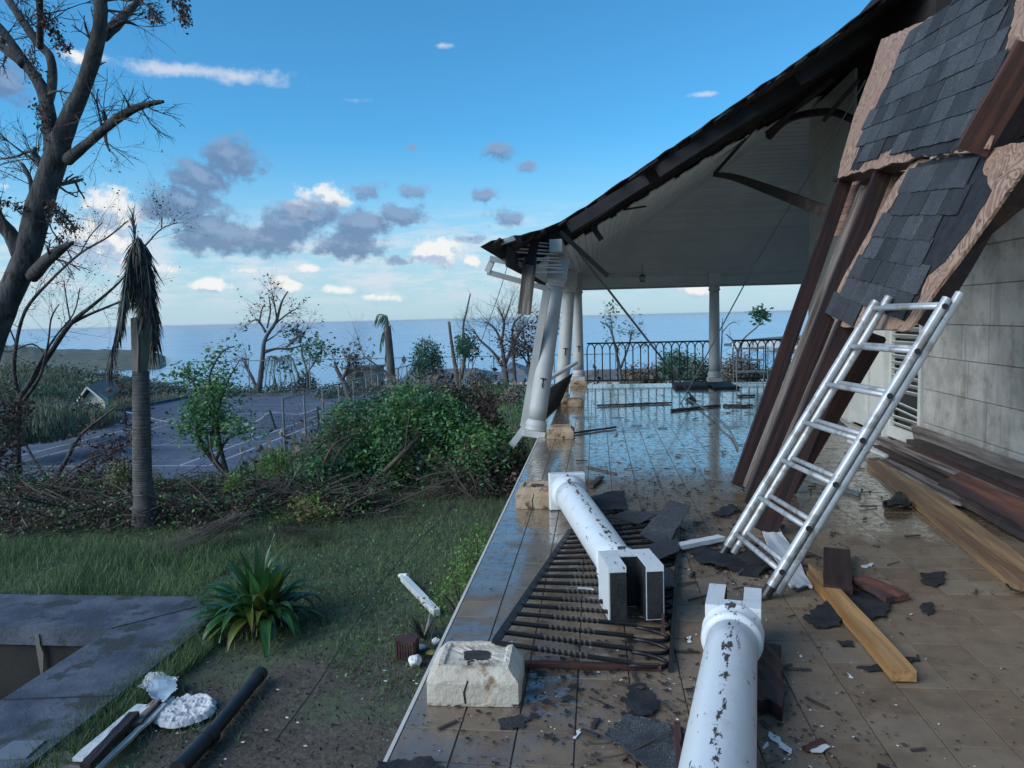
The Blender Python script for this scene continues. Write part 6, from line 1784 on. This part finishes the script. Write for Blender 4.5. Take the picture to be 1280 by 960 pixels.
shrub('shrub', 'yellow green low plants on the lawn left of the fallen tree trunk', [E2(385, 632, 9.8, 20, 12), E2(372, 652, 9.6, 18, 12), E2(405, 645, 9.6, 20, 10), E2(360, 660, 9.4, 16, 8)], 1500, .06, 'leaf_bright', m2='tan_leaf', n2=120, group=GS)
shrub('shrub', 'leafy yellow green weeds growing against the terrace edge', [E2(590, 700, 6.6, 22, 34), E2(566, 718, 6.2, 20, 26), E2(606, 676, 7.4, 16, 26), E2(550, 745, 5.9, 14, 16)], 1500, .034, 'leaf_bright', group=GS, per=9)
shrub('shrub', 'dark bedding plants right of the palm trunk', [E2(228, 622, 11, 20, 14), E2(262, 610, 11, 22, 12), E2(245, 640, 10.6, 22, 10)], 1500, .06, 'leaf_dark', m2='leaf', n2=500, group=GS)
shrub('shrub', 'dark green bedding in the shade left of the palm trunk', [E2(100, 650, 9.6, 30, 12), E2(60, 640, 9.8, 30, 10)], 800, .05, 'leaf_dark', m2='dead_leaf', n2=500, group=GS)
shrub('shrub', 'drooping tan dead leaves on the lawn under the fallen tree trunk', [E2(398, 690, 8.6, 12, 10), E2(383, 640, 9.4, 8, 12)], 160, .07, 'tan_leaf', group=GS, stems=3)
p = onz(2, 648, -1)
thing1('tree_stump', MB().tube([(p.x - .1, p.y, -1.05), (p.x - .12, p.y, -.75), (p.x - .16, p.y, -.5)], [.11, .09, .05], 10), 'bark_pale', 'small pale stump at the left edge in the brush', 'tree stump')

# ------------------------------------------------------------------ strap leaved lily
def lily():
    b = onz(325, 782, -1.0)
    r = root('crinum_lily', 'large dark green strap leaved lily clump on the lawn', 'plant', b)
    for i in range(88):
        a = i * 2.399 + rnd.uniform(-.3, .3); t = (i / 88) ** .7
        L = rnd.uniform(.52, .82); out = .12 + .85 * t; w = rnd.uniform(.075, .115)
        o = b + Vector((cos(a) * .10 * t + rnd.gauss(0, .05), sin(a) * .10 * t, 0.03))
        d = Vector((cos(a) * out, sin(a) * out, 1.25 - t * .5)).normalized(); p = o.copy(); n = 9
        path = [p.copy()]; dr = rnd.uniform(.22, .50) * (.5 + t)
        for k in range(n):
            d = (d + Vector((0, 0, -dr * (k / n + .15)))).normalized(); p = p + d * (L / n); path.append(p.copy())
        vs = []; fs = []
        for k, q in enumerate(path):
            s = k / n; ww = w * (sin(pi * min(1, .25 + s * .9)) ** .7 if s < .95 else .12) * .5
            dd = (path[min(k + 1, n)] - path[max(k - 1, 0)]).normalized(); sd = dd.cross(Vector((0, 0, 1))).normalized(); nn = sd.cross(dd)
            if nn.z < 0: nn = -nn
            vs += [q - sd * ww + nn * ww * .35, q, q + sd * ww + nn * ww * .35]
            if k: o_ = (k - 1) * 3; fs += [(o_, o_ + 1, o_ + 4, o_ + 3), (o_ + 1, o_ + 2, o_ + 5, o_ + 4)]
        MB().add(vs, fs).build('leaf', 'lily_yellow' if i % 13 == 5 else 'lily', r, smooth=True)
    m = MB()
    for i in range(70):
        a = rnd.uniform(0, 6.3); q = b + Vector((cos(a) * rnd.uniform(.02, .16), sin(a) * rnd.uniform(.02, .16), rnd.uniform(0, .15))); e = q + Vector((cos(a) * rnd.uniform(.05, .2), sin(a) * .15, -.08)); m.tube([q, e], .006, 4)
    m.build('dead_leaf_bases', 'straw', r)
lily()

# ------------------------------------------------------------------ lawn litter
def lawn_litter():
    z = GZ + .02
    G = 'boards and sheets dumped beside the concrete slab'
    def b(m, a, c, w, t, lab, za=.03, **k): plank('dumped_board', m, onz(*a, GZ + za), onz(*c, GZ + za), w, t, label=lab, cat='board', group=G, **k)
    b('timber_dark', (60, 955), (186, 858), .05, .03, 'dark thin board lying nearest the slab edge', .03)
    b('pipe_black', (92, 952), (196, 858), .12, .012, 'flat black strip under the white painted board', .02)
    b('white_paint', (97, 950), (180, 882), .075, .02, 'clean white painted board in the pile by the slab', .07, taper=1.5)
    b('timber', (106, 958), (168, 892), .06, .03, 'dark brown stick lying across the white painted board', .10)
    b('door_paint', (122, 962), (215, 872), .035, .02, 'narrow white lath at the outer side of the pile', .05)
    b('old_plank', (170, 905), (196, 876), .06, .02, 'short grey offcut at the upper end of the pile', .07)
    scrap('sheet_scrap', 'pale blue grey plastic sheet scrap at the top of the board pile', 'sheet', [(183, 866), (192, 855), (208, 846), (222, 852), (220, 866), (205, 880), (186, 872)], 'blue_chip', z=GZ + .06, crump=.04)
    scrap('sheet_scrap', 'crumpled translucent wrapping at the far end of the board pile', 'sheet', [(172, 864), (188, 845), (206, 844), (224, 850), (222, 858), (204, 852), (190, 862)], 'cloth', z=GZ + .05, crump=.05)
    # quilted grey piece at the bottom
    P = [onz(x, y, GZ + .03) for x, y in ((44, 965), (62, 945), (84, 942), (104, 958), (90, 990), (40, 990))]
    scrap('patterned_scrap', 'grey scrap with pale diamond pattern at the bottom left edge', 'sheet', [(44, 965), (62, 945), (84, 942), (104, 958), (90, 990), (40, 990)], 'old_plank', z=GZ + .03, crump=.02)
    # crumpled white cloth
    c = onz(232, 892, GZ); bm = bmesh.new(); n = 64; g = []
    for j in range(n + 1):
        rowv = []
        for i in range(n + 1):
            u, v = (i / n - .5) * 2, (j / n - .5) * 2
            k = max(abs(u), abs(v)) / (sqrt(u * u + v * v) + 1e-9) if (u or v) else 1
            x, y = u * k * .20, v * k * .20; rr_ = sqrt(x * x + y * y); a = atan2(y, x)
            s = 1 + .14 * noise.noise(Vector((cos(a) * 1.4, sin(a) * 1.4, 5))) + .05 * noise.noise(Vector((cos(a) * 5, sin(a) * 5, 1)))
            rid = lambda q: 1 - abs(noise.noise(q)) * 2
            h = .014 * rid(Vector((x * 13, y * 13, 2))) + .010 * rid(Vector((x * 34, y * 34, 9))) + .02
            h *= min(1, (1.02 - rr_ / .20) * 6) if rr_ < .2 else .05
            rowv.append(bm.verts.new((x * s * 1.0, y * s * 1.05, max(.003, h))))
        g.append(rowv)
    for j in range(n):
        for i in range(n): bm.faces.new((g[j][i], g[j][i + 1], g[j + 1][i + 1], g[j + 1][i]))
    me = bpy.data.meshes.new('crumpled_cloth'); bm.to_mesh(me); bm.free()
    me.polygons.foreach_set('use_smooth', [True] * len(me.polygons))
    o = link('crumpled_cloth', me, 'cloth'); o.location = c + Vector((0, 0, .01)); tag(o, 'round crumpled white cloth on the grass between the boards and the black pipe', 'cloth')
    # black pipe in two lengths
    for a, e, r_, lab in (((222, 962), (264, 918), .052, 'near length of black drain pipe with its flared socket by the cloth'), ((258, 925), (326, 842), .044, 'far length of black drain pipe running up the lawn past the cloth')):
        p, q = onz(*a, GZ + .06), onz(*e, GZ + .06)
        r = root('black_pipe', lab, 'pipe', (p + q) / 2, 'black pipe lengths on the lawn')
        MB().tube([p, q], r_, 20).build('pipe_barrel', 'pipe_black', r, smooth=False)
        d = (q - p).normalized(); MB().tube([q - d * .07, q + d * .01], r_ * 1.12, 20).build('socket', 'pipe_black', r)
    # white post in the grass
    p, q = onz(504, 722, GZ + .06), onz(546, 766, GZ + .04)
    r = root('white_post', 'white painted post with a short cross stub lying on the grass by the terrace', 'post', (p + q) / 2)
    MB().bar(p, q, .06, .06).build('shaft', 'white_paint', r)
    MB().tube([p + Vector((-.05, .05, .0)), p + Vector((.05, -.02, .03))], .022, 8).build('stub', 'white_paint', r)
    # crate, plastic rubbish and spiky plant at the terrace wall
    c = onz(506, 826, GZ)
    r = root('red_crate', 'small dark red slatted crate on its side by the terrace edge', 'crate', c)
    for i in range(7): MB().box((c.x - .07 + i * .021, c.y, c.z + .01), (c.x - .057 + i * .021, c.y + .015, c.z + .14)).build('slat', 'plastic_red', r)
    m = MB(); m.box((c.x - .075, c.y + .017, c.z), (c.x + .085, c.y + .13, c.z + .014)); m.box((c.x - .075, c.y + .017, c.z + .016), (c.x - .065, c.y + .13, c.z + .14)); m.box((c.x + .075, c.y + .017, c.z + .016), (c.x + .085, c.y + .13, c.z + .14)); m.box((c.x - .075, c.y + .017, c.z + .142), (c.x + .085, c.y + .13, c.z + .152))
    m.build('crate_body', 'plastic_red', r)
    def blob(px, py, rad, m_, lab, cat, sq=.7, name='plastic_scrap'):
        c = onz(px, py, GZ); bm = bmesh.new(); bmesh.ops.create_icosphere(bm, subdivisions=3, radius=rad)
        for v in bm.verts: v.co *= 1 + .28 * noise.noise(v.co * (1.6 / rad) + Vector((px, py, 0))); v.co.z = v.co.z * sq + rad * sq
        me = bpy.data.meshes.new(name); bm.to_mesh(me); bm.free(); o = link(name, me, m_); o.location = c; tag(o, lab, cat, 'rubbish by the terrace wall')
    blob(519, 832, .055, 'chip', 'round white plastic lump beside the red crate', 'rubbish')
    blob(526, 812, .045, 'blue_chip', 'small bluish plastic scrap above the white lump', 'rubbish', .4)
    blob(538, 818, .04, 'yellow', 'yellowish rag beside the terrace edge', 'rubbish', .35)
    blob(545, 806, .035, 'chip', 'little white scrap wedged against the terrace edge', 'rubbish', .8)
    c = onz(530, 798, GZ)
    r = root('spiky_plant', 'dark dead spiky plant by the terrace edge behind the red crate', 'plant', c)
    for i in range(26):
        a = rnd.uniform(0, 6.3); e = rnd.uniform(.3, 1.2); d = Vector((cos(a) * cos(e), sin(a) * cos(e), sin(e))); L = rnd.uniform(.14, .26); w = Vector((-sin(a), cos(a), 0)) * .008
        MB().add([c - w, c + w, c + d * L * .5 + w * 1.2, c + d * L, c + d * L * .5 - w * 1.2], [(0, 1, 2, 3, 4)]).build('leaf', 'pipe_black', r)
    # flecks on the bare soil
    V = []
    for i in range(60):
        q = Vector((rnd.gauss(-1.6, .6), rnd.gauss(4.2, .7), GZ + .015 + rnd.uniform(0, .02))); s = rnd.uniform(.005, .018); a = rnd.uniform(0, 6.3)
        if q.x > -.85: continue
        V += [(q.x + s * cos(a + k), q.y + s * sin(a + k) * .6, q.z + rnd.uniform(0, .006)) for k in (0, 1.5, 3.1, 4.7)]
    link('soil_flecks', quads('soil_flecks', np.array(V)), 'chip', kind='stuff')['label'] = 'pale paint flecks scattered on the bare soil'
    P = on_ground(np.column_stack([nrng.uniform(-3.2, -.8, 5000), nrng.uniform(2.6, 8, 5000)]), .012)
    link('leaf_litter', leaves_mesh('leaf_litter', P, .028), 'dead_leaf', kind='stuff')['label'] = 'fallen brown leaves scattered over the lawn'
    # slack wire over the lawn
    thing1('ground_wire', MB().tube(smooth_path([aty(602, 590, 9.3), onz(560, 640, -.8), onz(500, 700, -.9), onz(450, 770, -.96), onz(400, 850, -.97), onz(345, 925, -.97)], 5), .0045, 5), 'pipe_black', 'thin dark wire trailing across the lawn from the fallen tree', 'wire')
lawn_litter()

# ------------------------------------------------------------------ far houses
def far_houses():
    def hip(name, label, x0, x1, y_eave, y_ridge, Y, depth, m, wall, rx0, rx1, wh=3):
        a, b = aty(x0, y_eave, Y), aty(x1, y_eave, Y); z = (a.z + b.z) / 2; c, d = aty(rx0, y_ridge, Y + depth / 2), aty(rx1, y_ridge, Y + depth / 2); zr = (c.z + d.z) / 2
        r = root(name, label, 'house', ((a.x + b.x) / 2, Y + depth / 2, tz((a.x + b.x) / 2, Y) - .5))
        vs = [(a.x, Y, z), (b.x, Y, z), (b.x, Y + depth, z), (a.x, Y + depth, z), (c.x, Y + depth / 2, zr), (d.x, Y + depth / 2, zr)]
        MB().add(vs, [(0, 1, 5, 4), (1, 2, 5), (2, 3, 4, 5), (3, 0, 4), (3, 2, 1, 0)]).build('roof', m, r)
        gz = min(tz(a.x, Y), tz(b.x, Y + depth)) - 1
        w = MB().box((a.x + .6, Y + .6, min(gz, z - wh)), (b.x - .6, Y + depth - .6, z - .01)).build('wall', wall, r)
        for i in range(3):
            x = lerp(a.x + 1.2, b.x - 2, i / 2); f = MB().box((x, Y + .55, z - 1.6), (x + .9, Y + .61, z - .5)).build('window', 'dark_void', w)
        f = MB().box((a.x - .03, Y - .05, z - .12), (b.x + .03, Y - .01, z + .02)).build('fascia', 'house_white', r)
        return r
    hip('house', 'far house with broad blue grey hip roof behind the snapped trunks', 490, 628, 488, 461, 56, 14, 'roof_blue', 'house_wall', 512, 592)
    hip('house', 'far pavilion with steep pointed blue grey roof left of the leaning downpipe', 612, 668, 478, 452, 46, 8, 'roof_blue', 'house_white', 638, 641)
    hip('house', 'far house with long brown roof beyond the railing', 722, 868, 478, 461, 40, 9, 'roof_brown', 'house_wall', 745, 838)
    hip('house', 'low brown roofed house beyond the railing at the far right', 895, 1010, 474, 466, 52, 9, 'roof_brown', 'house_white', 920, 985)
    # stone hut
    a, b = aty(433, 478, 70), aty(469, 461, 70)
    r = root('stone_hut', 'small flat topped brown stone hut on the rise beyond the far fence', 'hut', ((a.x + b.x) / 2, 71, tz(a.x, 70) - .3))
    MB().box((a.x, 70, -9), (b.x, 73, b.z)).build('wall', 'roof_brown', r)
    MB().box((a.x - .15, 69.85, b.z + .01), (b.x + .15, 73.2, b.z + .2)).build('flat_roof', 'concrete_wall', r)
    MB().box((a.x + .9, 69.95, a.z + .1), (a.x + 1.6, 69.99, a.z + 1.0)).build('door', 'dark_void', r)
    # gable house at the left
    Y = 46; pk, le, re = aty(110, 485, Y), aty(98, 502, Y), aty(131, 502, Y); dpt = 9; sh = Vector((-4.6, dpt, 0))
    r = root('house', 'far cottage with pale yellow gable and dark roof on the left bank', 'house', (pk.x, Y + 3, -6))
    q = [pk, le, re, pk + sh, le + sh, re + sh]; t = Vector((0, 0, .12))
    MB().add([q[0] + t, q[2] + t, q[5] + t, q[3] + t, q[0], q[2], q[5], q[3]], [(0, 1, 2, 3), (7, 6, 5, 4), (0, 4, 5, 1), (1, 5, 6, 2), (3, 2, 6, 7)]).build('roof', 'roof_brown', r)
    MB().add([q[0] + t, q[1] + t, q[4] + t, q[3] + t, q[0], q[1], q[4], q[3]], [(3, 2, 1, 0), (4, 5, 6, 7), (0, 1, 5, 4), (1, 2, 6, 5), (3, 7, 6, 2)]).build('roof', 'roof_brown', r)
    w = MB().prism([Vector((le.x + .2, Y + .3, -8)), Vector((re.x - .2, Y + .3, -8)), Vector((re.x - .2, Y + .3, re.z + .1)), Vector((pk.x, Y + .3, pk.z - .15)), Vector((le.x + .2, Y + .3, le.z + .1))], (0, 1, 0), .3).build('gable_wall', 'house_wall', r)
    for a, b in ((pk, re), (pk, le)): MB().bar(a + Vector((0, -.1, .05)), b + Vector((0, -.1, .05)), .08, .09, up=(0, 1, 0)).build('bargeboard', 'house_white', r)
far_houses()


P = patch(14000, -9.5, -.85, 3, 9.5, ok_lawn); P[:, 2] += .02
link('lawn_weeds', leaves_mesh('lawn_weeds', P, .03, up=.9), 'leaf', kind='stuff')['label'] = 'small leafy weeds spread through the lawn grass'
P = np.column_stack([nrng.uniform(-33, -13.6, 2600), 25.5 + 35 * nrng.uniform(0, 1, 2600), np.full(2600, -4.44)]); P = P[[noise.noise(Vector((q[0] * .25, q[1] * .25, 3))) > -.05 + .04 * (q[0] + 20) * -.2 for q in P]]
link('court_litter', leaves_mesh('court_litter', P, .16, up=.9), 'brown_far', kind='stuff')['label'] = 'fallen leaves blown over the tennis court'
# ------------------------------------------------------------------ air between here and the horizon
def haze():
    m = bpy.data.materials.new('haze'); m.use_nodes = True; nt = m.node_tree; nt.nodes.clear()
    v = nt.nodes.new('ShaderNodeVolumePrincipled'); v.inputs['Color'].default_value = (.86, .93, 1, 1); v.inputs['Density'].default_value = 2.2e-5; v.inputs['Anisotropy'].default_value = .1
    nt.links.new(v.outputs[0], nt.nodes.new('ShaderNodeOutputMaterial').inputs['Volume'])
    MT['haze'] = m
    MB().box((-71000, -900, -70), (71000, 81000, 12)).build('haze', 'haze', kind='stuff')['label'] = 'pale sea air between the terrace and the horizon'
haze()
